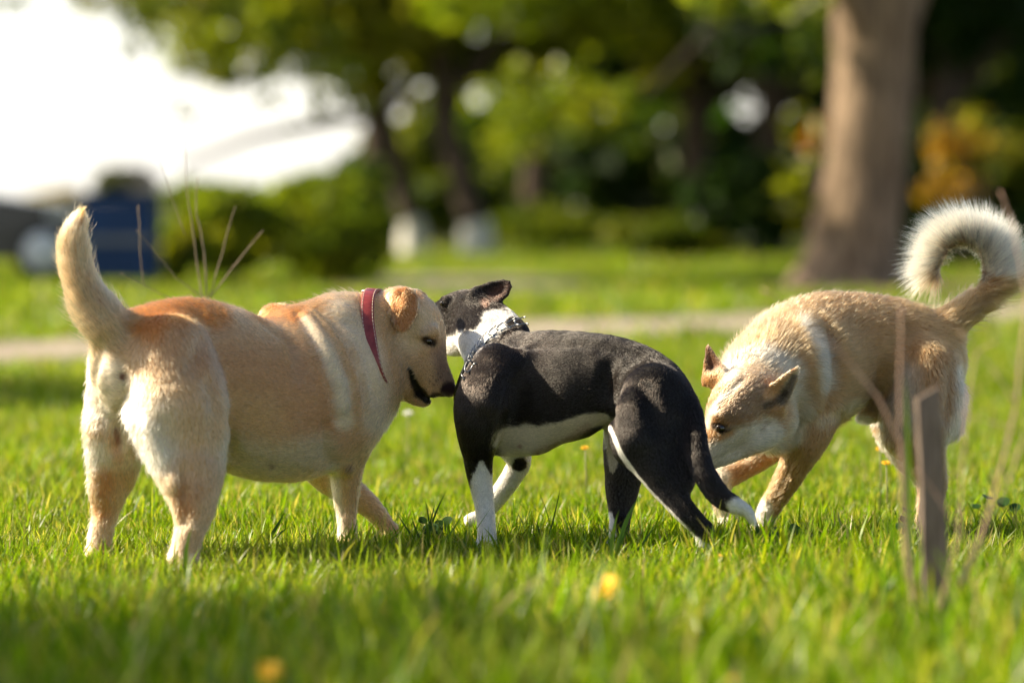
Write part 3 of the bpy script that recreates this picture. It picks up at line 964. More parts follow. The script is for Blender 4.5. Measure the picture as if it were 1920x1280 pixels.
# ------------------------------------------------------------------ trees
m_bark = mat_noise('bark', (.10, .068, .045), (.36, .26, .175), 7, .9, .9, dist=.05, stretch=(2.2, 2.2, .35), c3=(.21, .15, .10))
m_bark_dark = mat_noise('dark_bark', (.035, .024, .018), (.10, .07, .05), 8, .9, .8, dist=.04, stretch=(2, 2, .4))
m_lime = mat_noise('whitewash', (.62, .60, .55), (.80, .78, .72), 12, .9, .4, dist=.01)
m_leaf = mat_leaf('tree_leaf', .55, .6, .08, (1.0, 1.0, .30))
def leaves(name, clumps, n, size, pal, parent, seed, z0=None, shell=.5):
    """clumps: (x, y, z, rx, ry, rz)"""
    r = np.random.default_rng(seed)
    if PV == 'fast': n = n // 2
    cl = np.array(clumps, float)
    vol = cl[:, 3] * cl[:, 4] * cl[:, 5]
    pr = vol ** .8; pr = pr / pr.sum()
    k = r.choice(len(cl), n, p=pr)
    d = nz(r.normal(0, 1, (n, 3))); rad = (shell + (1 - shell) * r.random(n)) ** (1 / 1.5)
    rad = rad * (1 + .18 * noise3(d * 2 + k[:, None] * 7.1, 1.6, seed))
    c = cl[k, :3] + d * cl[k, 3:] * rad[:, None]
    keep = (noise3(c, 1.6 / max(.3, size * 4), seed + 3) > -.35)
    if z0 is not None: keep &= c[:, 2] > z0
    c, k, d = c[keep], k[keep], d[keep]; n = len(c)
    nrm = nz(d * .5 + r.normal(0, .6, (n, 3)) + np.array([0, 0, .5]))
    e1 = nz(np.cross(nrm, r.normal(0, 1, (n, 3)))); e2 = np.cross(nrm, e1)
    s_ = size * (.55 + .9 * r.random(n))[:, None]
    V = np.stack([c - e1 * s_, c - e2 * s_ * .45 + e1 * s_ * .1, c + e1 * s_, c + e2 * s_ * .45 + e1 * s_ * .1], 1).reshape(-1, 3)
    F = np.arange(4 * n).reshape(n, 4)
    pal = np.array(pal)
    pc = pal[r.integers(0, len(pal), len(cl))][k] * .6 + pal[r.integers(0, len(pal), n)] * .4
    pc = pc * (.7 + .6 * r.random(n))[:, None]
    return link(mesh_np(name, V, F, m_leaf, False, np.repeat(pc, 4, axis=0)), parent)

GREEN = [(.050, .085, .008), (.085, .125, .009), (.125, .155, .010), (.17, .18, .012)]
BRIGHT = [(.15, .21, .010), (.20, .24, .010), (.26, .26, .012), (.10, .15, .010)]
DARK = [(.022, .055, .010), (.032, .07, .010), (.05, .085, .012), (.018, .04, .010)]
YEL = [(.22, .20, .016), (.16, .19, .016), (.10, .15, .014)]
def tree(name, label, base, trunk_pts, radii, clumps, n, size, pal, bark, group=None, seed=1, limbs=(), lime=0.0, shell=.5):
    base = np.array(base, float)
    root = empty(name, base, label, 'tree', group)
    T = base + np.array(trunk_pts, float)
    t = np.linspace(0, 1, len(T)); tt = np.linspace(0, 1, len(T) * 6)
    TT = np.stack([np.interp(tt, t, T[:, c]) for c in range(3)], 1)
    rr = np.interp(tt, t, radii)
    V, F = tube(TT, rr, 20)
    nn = nz(V - np.repeat(np.concatenate([TT]), 20, axis=0)[:len(V)] if False else V * 0 + 1e-9)
    w_ = noise3(V * np.array([1, 1, .35]), 5, seed) * .10 + noise3(V * np.array([1, 1, .5]), 13, seed) * .05
    cen = np.vstack([np.repeat(TT, 20, axis=0), TT[:1], TT[-1:]])
    V = cen + (V - cen) * (1 + w_)[:, None]
    tr = link(mesh_np('trunk', V, F, bark), root)
    for pts, r0, r1 in limbs:
        W = base + np.array(pts, float)
        t = np.linspace(0, 1, len(W)); t2 = np.linspace(0, 1, len(W) * 4)
        W = np.stack([np.interp(t2, t, W[:, c]) for c in range(3)], 1)
        V, F = tube(W, np.linspace(r0, r1, len(W)), 8)
        link(mesh_np('limb', V, F, bark), root)
    if lime > 0:
        k = TT[:, 2] < lime
        kk = max(2, int(k.sum()))
        V, F = tube(TT[:kk], rr[:kk] * 1.06 + .006, 20, cap=False)
        link(mesh_np('whitewash_band', V, F, m_lime), root)
    leaves('crown', clumps, n, size, pal, root, seed, shell=shell)
    return root
def blobs(c, R, n, seed, flat=.8, r=.4, zmin=None):
    rr = np.random.default_rng(seed); out = []
    for i in range(n):
        d = nz(rr.normal(0, 1, 3)); q = rr.random() ** .5
        p = np.array(c) + d * np.array([R[0], R[1], R[2]]) * q * .8
        if zmin is not None and p[2] < zmin: p[2] = zmin + (zmin - p[2]) * .4
        s_ = r * rr.uniform(.6, 1.3)
        out.append((p[0], p[1], p[2], s_ * R[0], s_ * R[1], s_ * R[2] * flat))
    return out

# the big trunk on the right
by = 26.0; b = P(1603, 540, by); b[2] = 0
u = (by + 9) / FPX
tree('broadleaf_tree', 'thick grey brown tree trunk rising right of the middle with flared foot', b,
     [(-.02, 0, -.1), (0, 0, .12), (.02, 0, .45), (.10, 0, 1.1), (.17, 0, 2.1), (.20, 0, 3.2), (.25, .1, 5.0)], [.66, .52, .42, .37, .36, .40, .3],
     blobs((b[0] + .6, by + .5, 6.6), (5.2, 4.8, 3.6), 30, 11, r=.34, zmin=3.0) + [(b[0] - 1.0, by - 1.0, 2.7, .8, .8, .35), (b[0] - .55, by - .6, 1.35, .25, .25, .35), (b[0] - .50, by - .6, 2.3, .22, .2, .5), (b[0] - .62, by - .5, .75, .22, .25, .3)],
     26000, .13, GREEN, m_bark, None, 11, limbs=[([(.17, 0, 1.9), (-.05, -.3, 2.6), (-.9, -1, 3.6), (-2.2, -1.6, 5)], .20, .08), ([(.17, 0, 2.0), (.6, .2, 2.9), (1.6, .5, 4.6)], .24, .1), ([(.2, 0, 3), (.1, -1.5, 4.6), (0, -3, 6)], .18, .07)])
# whitewashed trees
by = 45.0
for (px, pts, rad, lab, sd, lime, cl) in (
    (775, [(0, 0, -.1), (-.02, 0, .4), (-.2, 0, 1.2), (-.55, 0, 2.2), (-1.0, 0, 3.4), (-1.3, .2, 5)], [.20, .17, .15, .15, .13, .08], 'left one of two dark trees with whitewashed foot leaning left', 21, .52, None),
    (895, [(0, 0, -.1), (-.02, 0, .4), (-.18, 0, 1.0), (-.45, .1, 1.8), (-.5, .2, 3.0), (-.4, .3, 5)], [.24, .20, .18, .17, .14, .09], 'right one of two dark trees with bright whitewashed foot', 22, .55, None)):
    yy = by - (1.5 if px == 895 else 0)
    b = P(px, 490, yy); b[2] = 0
    tree('whitewashed_tree', lab, b, pts, rad, blobs((b[0] - 1.0, yy + .5, 4.4), (3.6, 3.4, 2.6), 22, sd, r=.30, zmin=2.1), 9500, .16, BRIGHT + YEL, m_bark_dark, 'trees with whitewashed feet', sd,
         limbs=[([(-.45, 0, 2.0), (-1.0, -.3, 1.9), (-2.2, -.6, 1.65), (-3.2, -.8, 1.25)] if px == 775 else [(-.45, .1, 1.9), (.3, 0, 2.9), (1.3, 0, 3.6)], .10, .04), ([(-.5, 0, 2.1), (.2, .2, 3.0), (.8, .3, 4.0)], .09, .04)], lime=lime)
# bright tree whose low branches hang in the middle
by = 32.0; b = P(1625, 500, by + 9); b[2] = 0
tree('broadleaf_tree', 'tree with bright yellow green low branches hanging in the middle', b,
     [(0, 0, -.1), (0, 0, .6), (.05, 0, 1.6), (.1, 0, 3), (0, 0, 5)], [.17, .13, .11, .10, .1],
     blobs((P(1060, 250, by)[0], by, 1.75), (1.15, .9, .75), 16, 31, r=.36, zmin=1.0) + blobs((P(1130, 250, by + 5)[0], by + 5, 4.6), (3.2, 3.4, 2.0), 20, 33, r=.33, zmin=2.3),
     15000, .10, BRIGHT, m_bark_dark, None, 31, limbs=[([(.1, 0, 2.6), (-.9, -3.5, 3.0), (-2.4, -6.5, 2.7), (-3.2, -8.8, 1.9)], .05, .02)])
# left branches against the white sky
by = 27.0
b = np.array([-11.5, by + 3, 0.0])
tree('broadleaf_tree', 'tree outside the left edge whose loose twigs hang into the white sky', b,
     [(0, 0, -.1), (.1, 0, 1.2), (.5, 0, 3.0), (1.5, 0, 5)], [.3, .25, .2, .12],
     blobs((P(330, -60, by)[0], by, P(330, -10, by)[2]), (1.0, .8, .42), 16, 41, r=.28) + blobs((P(560, 60, by)[0], by + 1, P(560, 60, by)[2]), (.75, .6, .60), 13, 43, r=.28) + blobs((P(500, 215, by)[0], by, P(500, 215, by)[2]), (.7, .4, .22), 8, 44, r=.17) + blobs((P(640, 150, by)[0], by, P(640, 150, by)[2]), (.5, .5, .38), 10, 45, r=.24) + blobs((P(430, 90, by)[0], by, P(430, 90, by)[2]), (.35, .4, .25), 7, 46, r=.2) + [(P(640, 190, by)[0], by, P(640, 190, by)[2], .35, .3, .2), (P(520, 190, by)[0], by, P(520, 190, by)[2], .2, .2, .12), (P(180, 10, by)[0], by, P(180, 10, by)[2], .3, .2, .12), (P(270, 60, by)[0], by, P(270, 60, by)[2], .25, .3, .28), (P(20, 5, by)[0], by, P(20, 5, by)[2], .22, .3, .1), (P(350, 200, by)[0], by, P(350, 205, by)[2], .12, .1, .14), (P(270, 225, by)[0], by, P(270, 225, by)[2], .06, .1, .1)] + blobs((-7.5, by + 2, 6.2), (4, 3, 2), 14, 42, r=.35, zmin=4.6),
     21000, .07, GREEN + YEL, m_bark, None, 41, limbs=[([(1.5, 0, 5), (4.0, -1, 5.0), (6.8, -2.5, 4.2), (8.4, -3, 3.1)], .10, .02), ([(7.6, -2.8, 3.6), (8.6, -3, 2.8)], .02, .008)])
# mid layer: trees with more or less yellow crowns behind the whitewashed ones
k = 0
for (px, yy, cz, R, pal, lab) in (
    (700, 52, 4.9, (3.2, 3, 2.3), GREEN + YEL, 'yellowish green crown left of the whitewashed trees against the white sky'),
    (1000, 58, 6.0, (4.6, 4, 3.6), GREEN, 'dense green tree behind the right whitewashed tree'),
    (1300, 50, 5.4, (3.8, 3.6, 3.4), BRIGHT + GREEN, 'dense tree left of the thick trunk'),
    (1440, 44, 4.8, (2.6, 2.6, 3.0), DARK + GREEN, 'dark tree with black trunk just left of the thick trunk'),
    (1760, 40, 4.6, (3.6, 3.0, 3.2), DARK, 'dark tree right of the thick trunk'),
    (2050, 44, 4.5, (4.0, 3.4, 3.4), DARK, 'dark tree at the right edge')):
    b = P(px, 480, yy); b[2] = 0
    zl = 1.9 if px < 1400 else 1.2
    tree('broadleaf_tree', lab, b, [(0, 0, -.1), (.02, 0, .8), (.05, 0, 2.0), (0, 0, cz)], [.28, .22, .2, .1], blobs((b[0], yy, cz), R, 24, 60 + k, r=.32, zmin=zl),
         9000, .17, pal, m_bark_dark, 'trees at the back of the park', 60 + k, limbs=[([(.05, 0, 1.9), (.9, 0, 3.0), (1.7, 0, 4.2)], .11, .04), ([(.05, 0, 2.1), (-.9, 0, 3.2), (-1.6, 0, 4.3)], .11, .04)])
    k += 1
# orange leaved shrubs
def shrub(label, px, py0, py1, wpx, yy, n, size, pal, seed, group='shrubs in the background', name='shrub'):
    b = P(px, 500, yy); b[2] = 0
    zt = P(px, py0, yy)[2]; zb = max(0.0, P(px, py1, yy)[2])
    rw = wpx * (yy + 9) / FPX / 2
    root = empty(name, b, label, 'shrub', group)
    leaves('foliage', blobs((b[0], yy, (zt + zb) / 2), (rw, rw * .8, (zt - zb) / 2), 10, seed, r=.5), n, size, pal, root, seed, z0=.02)
    for i in range(4):
        e = np.array([b[0] + random.uniform(-.6, .6) * rw, yy + random.uniform(-.2, .2), zb + (zt - zb) * .6])
        V, F = tube([b, (b + e) / 2 + np.array([.05, 0, .1]), e], [.014, .011, .006], 6)
        link(mesh_np('stem', V, F, m_bark_dark), root)
ORG = [(.36, .14, .010), (.28, .13, .012), (.32, .19, .018)]
shrub('orange leaved shrub in the dark right of the thick trunk', 1815, 190, 330, 190, 33, 330, .08, ORG + YEL, 71)
shrub('dull orange leaved shrub low right of the thick trunk', 1795, 300, 430, 150, 34, 260, .08, [(.30, .17, .03), (.25, .16, .02)], 72)
shrub('small orange patch of leaves left of the thick trunk', 1522, 215, 300, 52, 33, 200, .07, ORG, 73)
shrub('dark evergreen shrub left of the thick trunk\'s foot', 1420, 300, 505, 260, 36, 3500, .10, DARK, 74)
shrub('mid green shrub before the dark evergreen', 1260, 400, 500, 220, 40, 1800, .10, GREEN, 75)
shrub('dark evergreen shrub right of the thick trunk', 1800, 330, 520, 330, 37, 3500, .11, DARK, 76)
shrub('tall shrub mass under the long low branch', 620, 262, 480, 300, 52, 5000, .14, GREEN + DARK, 84)
shrub('green shrub mass left of the whitewashed trees', 600, 320, 530, 330, 38, 4500, .11, BRIGHT, 77)
shrub('broad mid green shrub rising right behind the yellow dog\'s neck', 610, 345, 545, 260, 27, 3600, .09, BRIGHT + [(.22, .28, .03)], 85)
shrub('green shrub between the blue container and the neck of the yellow dog', 440, 350, 552, 250, 26, 3200, .09, BRIGHT + [(.20, .26, .03)], 86)
shrub('low bright shrub touching the blue container', 335, 395, 556, 110, 25.5, 1500, .07, BRIGHT, 87)
shrub('bright green shrub beside the blue container', 400, 335, 520, 270, 41, 3500, .11, BRIGHT, 78)
shrub('tall thin bush between the two whitewashed trunks', 800, 130, 470, 110, 57, 2600, .13, GREEN + YEL, 88)
shrub('dark shrub behind the whitewashed trees', 830, 330, 470, 300, 50, 2600, .12, DARK + GREEN, 79)
shrub('mid green shrub in the gap behind the right whitewashed tree', 1060, 380, 470, 330, 54, 2600, .12, GREEN, 80)
# far wood that closes the view
r_ = np.random.default_rng(5)
cl = []
for i in range(46):
    x = -2.5 + i * .62 + r_.uniform(-.3, .3)
    cl.append((x, 70 + r_.uniform(-3, 6), r_.uniform(.5, 2.0), 1.5, 1.5, 1.3))
    if i < 6: continue
    cl.append((x, 72 + r_.uniform(-3, 6), r_.uniform(3.5, 6.0), 1.9, 1.6, 1.7)); cl.append((x + .3, 74, r_.uniform(6, 8), 1.9, 1.6, 1.5))
wood = leaves('far_wood', cl, 60000, .40, DARK + GREEN, None, 91, shell=.2)
wood['label'] = 'dark wood closing the view behind the park trees'; wood['kind'] = 'stuff'
# pale bare shrubs far left
shrub('brownish rounded bare shrub in the far left haze', 95, 335, 470, 150, 75, 4500, .13, [(.30, .23, .16), (.34, .29, .14), (.26, .18, .13)], 81)
shrub('small dark bush on the skyline behind the blue container', 215, 305, 380, 80, 70, 2100, .12, [(.06, .08, .04), (.10, .11, .07)], 82)
shrub('grey brown thicket behind the dark car', 5, 385, 480, 130, 60, 2700, .12, [(.24, .17, .16), (.20, .15, .13)], 83)

# trees outside the left edge that shade the lawn
for (sx, sy, H, R, sd, lab) in ((-1.45, -2.75, 4.2, (1.45, 1.6, 1.1), 95, 'young tree left of the picture that shades the foreground'), (-2.6, 6.6, 5.0, (1.6, 1.5, 1.2), 96, 'tree left of the picture that shades the lawn behind')):
    k = H / S.z
    cx, cy_ = sx + S.x * k, sy + S.y * k
    tree('broadleaf_tree', lab, (cx, cy_, 0), [(0, 0, -.1), (0, 0, H * .4), (.05, 0, H * .8)], [.12, .09, .05], blobs((cx, cy_, H), R, 16, sd, r=.42), 6500 if sd == 95 else 5000, .075, GREEN, m_bark, None, sd)

# ------------------------------------------------------------------ blue container, car, shed, house
def box_mesh(name, lo, hi, mat, parent, bev=.01):
    import bmesh
    bm = bmesh.new()
    bmesh.ops.create_cube(bm, size=1.0)
    lo, hi = np.array(lo, float), np.array(hi, float)
    for v in bm.verts:
        v.co = Vector([(lo[i] + hi[i]) / 2 + v.co[i] * (hi[i] - lo[i]) for i in range(3)])
    bmesh.ops.bevel(bm, geom=bm.edges[:], offset=bev, segments=2, affect='EDGES', clamp_overlap=True)
    me = bpy.data.meshes.new(name); bm.to_mesh(me); bm.free()
    me.materials.append(mat)
    return link(bpy.data.objects.new(name, me), parent)
m_blue = mat_noise('blue_paint', (.004, .028, .10), (.006, .038, .13), 5, .5, .1, spec=.3)
m_grey = mat_noise('grey_metal', (.10, .11, .12), (.2, .2, .21), 9, .5, .1)
m_black = mat_noise('black_rubber', (.015, .015, .015), (.03, .03, .03), 20, .7)
yc = 24.5
xl, xr = P(152, 400, yc)[0], P(292, 400, yc)[0]
zt = P(200, 362, yc)[2]
rt = empty('waste_container', ((xl + xr) / 2, yc, 0), 'tall dark blue metal container standing beyond the path', 'container')
box_mesh('body', (xl + .01, yc, .10), (xr - .01, yc + .7, zt - .08), m_blue, rt, .02)
box_mesh('lid', (xl - .01, yc - .03, zt - .078), (xr + .01, yc + .73, zt), m_blue, rt, .03)
box_mesh('bar', (xl, yc - .02, .42), (xr, yc - .002, .48), m_grey, rt, .005)
for i in range(5):
    x = xl + .06 + i * (xr - xl - .12) / 4
    box_mesh('rib', (x - .015, yc - .018, .12), (x + .015, yc - .001, .40), m_blue, rt, .004)
for sx in (xl + .08, xr - .08):
    for sy in (yc + .08, yc + .6):
        V, F = tube([(sx - .02, sy, .05), (sx + .02, sy, .05)], [.05, .05], 14)
        link(mesh_np('wheel', V, F, m_black), rt)

# parked car, partly in the picture
m_car = mat_noise('dark_car_paint', (.018, .018, .022), (.026, .026, .030), 3, .22, .0, spec=.6)
m_glass = mat_noise('car_glass', (.10, .09, .09), (.16, .14, .14), 2, .12, .0, spec=.8)
m_hub = mat_noise('pale_hubcap', (.62, .64, .66), (.74, .75, .77), 6, .35, .0)
ycar = 28.0
x1 = P(128, 500, ycar)[0]
rt = empty('parked_car', (x1 - 1.9, ycar, 0), 'dark parked car with a pale hubcap, mostly beyond the left edge', 'car')
prof = [(0, .30), (0, .62), (-.10, .74), (-.95, .86), (-1.45, 1.22), (-1.75, 1.33), (-2.7, 1.34), (-3.1, 1.26), (-3.55, .95), (-3.85, .88), (-3.88, .35), (-3.3, .22), (-.3, .22)]
V = []
for (yy, k_) in ((ycar, .93), (ycar + .06, 1.0), (ycar + 1.54, 1.0), (ycar + 1.6, .93)):
    for (x, z) in prof: V.append((x1 + x, yy + (.10 * (z - .8) if z > .8 and yy < ycar + .5 else (-.10 * (z - .8) if z > .8 else 0)), .22 + (z - .22) * k_ if z > .8 else z))
m = len(prof); F = []
for r0 in range(3):
    for j in range(m): F.append((r0 * m + j, r0 * m + (j + 1) % m, (r0 + 1) * m + (j + 1) % m, (r0 + 1) * m + j))
link(mesh_np('body', np.array(V), [np.array(F), np.array([list(range(m))[::-1], list(range(3 * m, 4 * m))])], m_car, False), rt)
for q in ([(-1.08, .90), (-1.52, 1.17), (-2.12, 1.22), (-2.12, .92)], [(-2.2, .92), (-2.2, 1.22), (-2.75, 1.22), (-3.2, .95)]):
    V = np.array([(x1 + x, ycar - .012 + .10 * (z - .8), z) for x, z in q] + [(x1 + x, ycar + .0 + .10 * (z - .8) + .003, z) for x, z in q])
    link(mesh_np('window', V, [np.array([(0, 1, 2, 3), (7, 6, 5, 4), (0, 4, 5, 1), (1, 5, 6, 2), (2, 6, 7, 3), (3, 7, 4, 0)])], m_glass, False), rt)
for xo in (-.62, -3.15):
    c = np.array([x1 + xo + (.35 if xo > -1 else 0), ycar - .03, .29])
    if xo > -1: c[0] = P(82, 500, ycar)[0] 
    V, F = tube([c + np.array([0, 0, 0]), c + np.array([0, .2, 0])], [.29, .29], 28)
    wh = link(mesh_np('wheel', V, F, m_black), rt)
    V, F = tube([c - np.array([0, .012, 0]), c + np.array([0, .01, 0])], [.19, .20], 28)
    link(mesh_np('hubcap', V, F, m_hub), wh)
box_mesh('headlight', (x1 - .22, ycar - .015, .60), (x1 - .02, ycar + .1, .70), m_hub, rt, .02)

m_roof = mat_noise('brown_roof', (.16, .12, .09), (.30, .23, .18), 6, .85, .4)
# small beige house far off above the container
m_beige = mat_noise('beige_wall', (.42, .34, .26), (.52, .43, .34), 3, .9, .2)
yh = 95.0
xa, xb = P(232, 345, yh)[0], P(282, 345, yh)[0]
rt = empty('house', ((xa + xb) / 2, yh, 0), 'small beige house on the skyline above the blue container', 'house')
zt = P(250, 318, yh)[2]
box_mesh('wall', (xa, yh, 0), (xb, yh + 3, zt - .35), m_beige, rt, .01)
V = np.array([(xa - .1, yh - .1, zt - .347), (xb + .1, yh - .1, zt - .347), (xb + .1, yh + 3.1, zt - .347), (xa - .1, yh + 3.1, zt - .347), ((xa + xb) / 2, yh - .1, zt + .1), ((xa + xb) / 2, yh + 3.1, zt + .1)])
link(mesh_np('roof', V, [np.array([(0, 3, 5, 4), (1, 4, 5, 2), (0, 1, 2, 3)]), np.array([(0, 4, 1), (3, 2, 5)])], m_roof, False), rt)
# ------------------------------------------------------------------ the dogs
skin = mat_skin('dog_skin')
m_eye, _nt, _b = mat_new('eye_dark')
_b.inputs['Base Color'].default_value = (0.012, 0.007, 0.004, 1); _b.inputs['Roughness'].default_value = 0.06
_b.inputs['Coat Weight'].default_value = 0.6

CREAM = (0.66, 0.395, 0.20)
def make_lab():
    root = empty('dog', (-0.66, -0.36, 0.0), 'yellow short haired dog with a red leather collar and raised tail', 'dog', 'dogs sniffing each other on the lawn')
    fur = mat_fur('yellow_fur', 0.45, 0.6)
    D = Dog((0.67, -0.74, 0))
    H = 0.012
    # torso, hips -> chest (hair flows to the tail)
    D.chain([(236, 690, -.53, 66), (290, 690, -.47, 112), (384, 708, -.38, 137), (483, 744, -.28, 145), (575, 735, -.19, 150), (632, 712, -.11, 128), (655, 690, -.09, 100)], k=20, ki=40, flow=-1, hl=H, wf=.93, lift=.22)
    # croup
    D.chain([(270, 640, -.49, 48), (350, 622, -.41, 54), (410, 640, -.35, 50)], k=40, flow=-1, hl=H, lift=.22)
    # belly
    D.chain([(430, 775, -.34, 90), (530, 792, -.26, 100), (600, 786, -.19, 84)], k=40, ki=30, flow=-1, hl=H, lift=.25)
    # shoulder blades
    D.chain([(520, 606, -.13, 36), (560, 650, -.12, 50), (640, 740, -.03, 70)], k=30, flow=(0.1, 0, -1), hl=H, lift=.25)
    D.chain([(596, 640, -.21, 46), (640, 720, -.20, 66), (662, 790, -.19, 52)], k=26, flow=(-0.3, 0, -1), hl=H, lift=.25)
    D.chain([(560, 620, -.19, 40), (630, 612, -.14, 50), (690, 610, -.09, 54)], k=36, flow=-1, hl=.02, lift=.3)
    # neck
    D.chain([(640, 650, -.11, 92), (690, 640, -.08, 84), (728, 640, -.05, 80)], k=30, flow=(-1, -.3, -.4), hl=.022, wf=.78, lift=.35)
    D.chain([(678, 700, -.10, 56), (688, 742, -.10, 34), (674, 790, -.11, 30)], k=34, flow=(-.4, 0, -1), hl=.022, lift=.3)
    D.chain([(640, 600, -.19, 22), (680, 660, -.17, 24), (698, 720, -.15, 22), (696, 765, -.13, 18)], k=18, flow=(-.3, 0, -1), hl=.022, lift=.35)
    D.chain([(590, 605, -.22, 14), (645, 690, -.255, 16), (655, 770, -.25, 14)], k=16, flow=(-.5, 0, -.6), hl=.014, lift=.3)
    D.chain([(770, 672, -.085, 24), (762, 700, -.085, 20)], k=16, flow=(-.4, 0, -.7), hl=.010)
    # skin folds of neck and shoulder
    D.surf([(560, 584, 5), (580, 610, 9), (604, 660, 10), (622, 720, 11), (632, 790, 9)], 9, .5, 12)
    D.surf([(574, 590, 8), (603, 640, 12), (632, 700, 12), (645, 760, 12)], 12, .5, 14, carve=False, flow=(-.6, 0, -.6), hl=.012)
    D.surf([(600, 580, 4), (630, 610, 7), (660, 660, 9), (684, 720, 9), (690, 780, 7)], 8, .5, 11)
    D.surf([(668, 640, 6), (694, 700, 8), (704, 750, 8)], 8, .35, 11)
    D.surf([(428, 780, 10), (430, 830, 12), (440, 862, 9)], 10, .55, 16)
    D.surf([(612, 800, 8), (612, 845, 13), (622, 868, 9)], 12, .55, 18)
    D.surf([(230, 745, 4), (222, 790, 7), (220, 835, 9)], 8, .55, 16)
    D.surf([(282, 800, 16), (300, 850, 14)], 16, .4, 20, carve=False, flow=(0, 0, -1), hl=.016)
    D.surf([(392, 720, 12), (404, 780, 12), (400, 850, 10)], 12, .4, 20)
    D.surf([(345, 880, 7), (344, 930, 6), (346, 975, 6)], 7, .35, 12)
    D.surf([(378, 640, 12), (360, 690, 12)], 12, .3, 24)
    D.surf([(500, 610, 8), (540, 640, 10), (560, 700, 9)], 9, .3, 20)
    D.surf([(188, 660, 8), (178, 720, 10)], 9, .4, 18)
    D.surf([(640, 900, 5), (642, 960, 5)], 5, .3, 9)
    # face
    D.surf([(772, 672, 4), (770, 700, 5), (760, 730, 4)], 4, .4, 8)
    D.surf([(742, 650, 5), (738, 690, 6), (745, 722, 5)], 5, .45, 9)
    D.surf([(790, 668, 5), (802, 700, 5)], 5, .3, 9)
    D.surf([(786, 640, 4), (780, 655, 4)], 4, .3, 8)
    # head
    # head
    D.chain([(750, 592, -.05, 55), (769, 606, -.05, 58), (784, 628, -.05, 51)], k=14, flow=(-.6, 0, .8), hl=.006, wf=None, lift=.25)
    D.chain([(745, 650, -.05, 56), (768, 668, -.05, 52)], k=18, flow=(-.5, 0, -.6), hl=.012, lift=.3)
    D.chain([(742, 690, -.06, 40), (752, 715, -.06, 30)], k=20, flow=(-.3, 0, -.8), hl=.014, lift=.3)
    D.chain([(794, 655, -.05, 39), (811, 692, -.05, 29), (830, 721, -.05, 23)], k=18, flow=(-.3, 0, .9), hl=.004, lift=.2)
    D.chain([(795, 690, -.075, 26), (810, 724, -.07, 22)], k=12, flow=(-.2, 0, .9), hl=.004, lift=.2)
    D.chain([(838, 727, -.052, 16), (843, 731, -.052, 14)], k=5, flow=(0, 0, 1), hl=.001)       # nose
    D.chain([(752, 708, -.06, 27), (768, 736, -.055, 18), (790, 751, -.05, 11), (800, 752, -.05, 9)], k=8, flow=(-.4, 0, .6), hl=.006, lift=.3)   # lower jaw
    D.chain([(769, 696, -.13, 5), (781, 728, -.10, 8), (804, 748, -.10, 6)], k=6, carve=True)
    D.chain([(812, 622, -.11, 13), (798, 628, -.12, 9)], k=12, flow=(-.6, 0, .8), hl=.005)      # brow
    D.chain([(820, 618, -.0, 14)], k=14, flow=(-.6, 0, .8), hl=.005)
    D.chain([(806, 641, -.128, 11)], k=6, carve=True)
    # ears
    D.prebuild()
    ol = [(742, 549, .008), (760, 541, .010), (775, 546, .014), (783, 562, .020), (779, 588, .024), (768, 611, .026), (754, 623, .025), (741, 607, .022), (732, 585, .014), (736, 563, .008), (758, 578, .031)]
    EP = []
    for (ex_, ey_, off) in ol:
        h_ = D.hit0(ex_, min(max(ey_, 560), 640))
        EP.append((ex_, ey_, (h_[0][1] if h_ is not None else -.11) - off))
    EP = [(a_, b_, min(max(y_, -.175), -.095)) for a_, b_, y_ in EP]
    D.tris(EP, [(q, (q + 1) % 10, 10) for q in range(10)], r=3.6, k=4, flow=(.05, 0, -1), hl=.005, lift=.2)
    D.chain([(744, 556, -.10, 13), (762, 552, -.10, 12)], k=8, flow=(0, 0, -1), hl=.005)
    D.chain([(742, 560, -.105, 13), (740, 580, -.105, 11)], k=12, flow=1, hl=.006)
    D.chain([(778, 552, .02, 11), (791, 556, .035, 10)], k=8, flow=1, hl=.005)
    # tail
    D.chain([(240, 655, -.54, 46), (205, 612, -.56, 44), (168, 562, -.57, 35), (145, 510, -.58, 29), (137, 458, -.58, 26), (143, 425, -.58, 17), (150, 403, -.58, 6)], k=26, ki=16, flow=1, hl=.022, lift=.32)
    # right hind leg (near)
    D.chain([(318, 665, -.555, 78), (345, 760, -.575, 82), (356, 830, -.58, 70), (360, 885, -.60, 60), (364, 925, -.62, 46), (364, 958, -.63, 36), (356, 996, -.645, 28), (346, 1040, -.65, 27)], k=30, ki=26, flow=1, hl=H, lift=.25)
    D.chain([(300, 760, -.60, 50), (285, 810, -.60, 34), (330, 900, -.64, 22)], k=34, flow=1, hl=.02, lift=.35)     # ham
    D.chain([(334, 940, -.645, 13), (338, 962, -.65, 12)], k=16, flow=1, hl=.01)
    D.chain([(342, 1050, -.65, 24), (352, 1060, -.66, 24)], k=12, flow=1, hl=.008)
    # left hind leg (far)
    D.chain([(235, 690, -.45, 66), (218, 770, -.44, 58), (216, 830, -.42, 54), (212, 880, -.40, 45), (203, 925, -.40, 33), (197, 962, -.40, 24), (189, 1000, -.40, 21), (184, 1036, -.40, 22)], k=26, ki=22, flow=1, hl=H, lift=.25)
    D.chain([(186, 800, -.47, 26), (190, 850, -.45, 20), (188, 920, -.43, 14)], k=26, flow=1, hl=.014, lift=.3)
    D.chain([(186, 1040, -.40, 21), (196, 1048, -.41, 20)], k=12, flow=1, hl=.008)
    D.chain([(228, 742, -.60, 4), (214, 790, -.60, 6), (216, 850, -.60, 9)], k=26, carve=True)          # cleft
    D.chain([(262, 775, -.585, 26)], k=22, flow=(0, 0, -1), hl=.016)
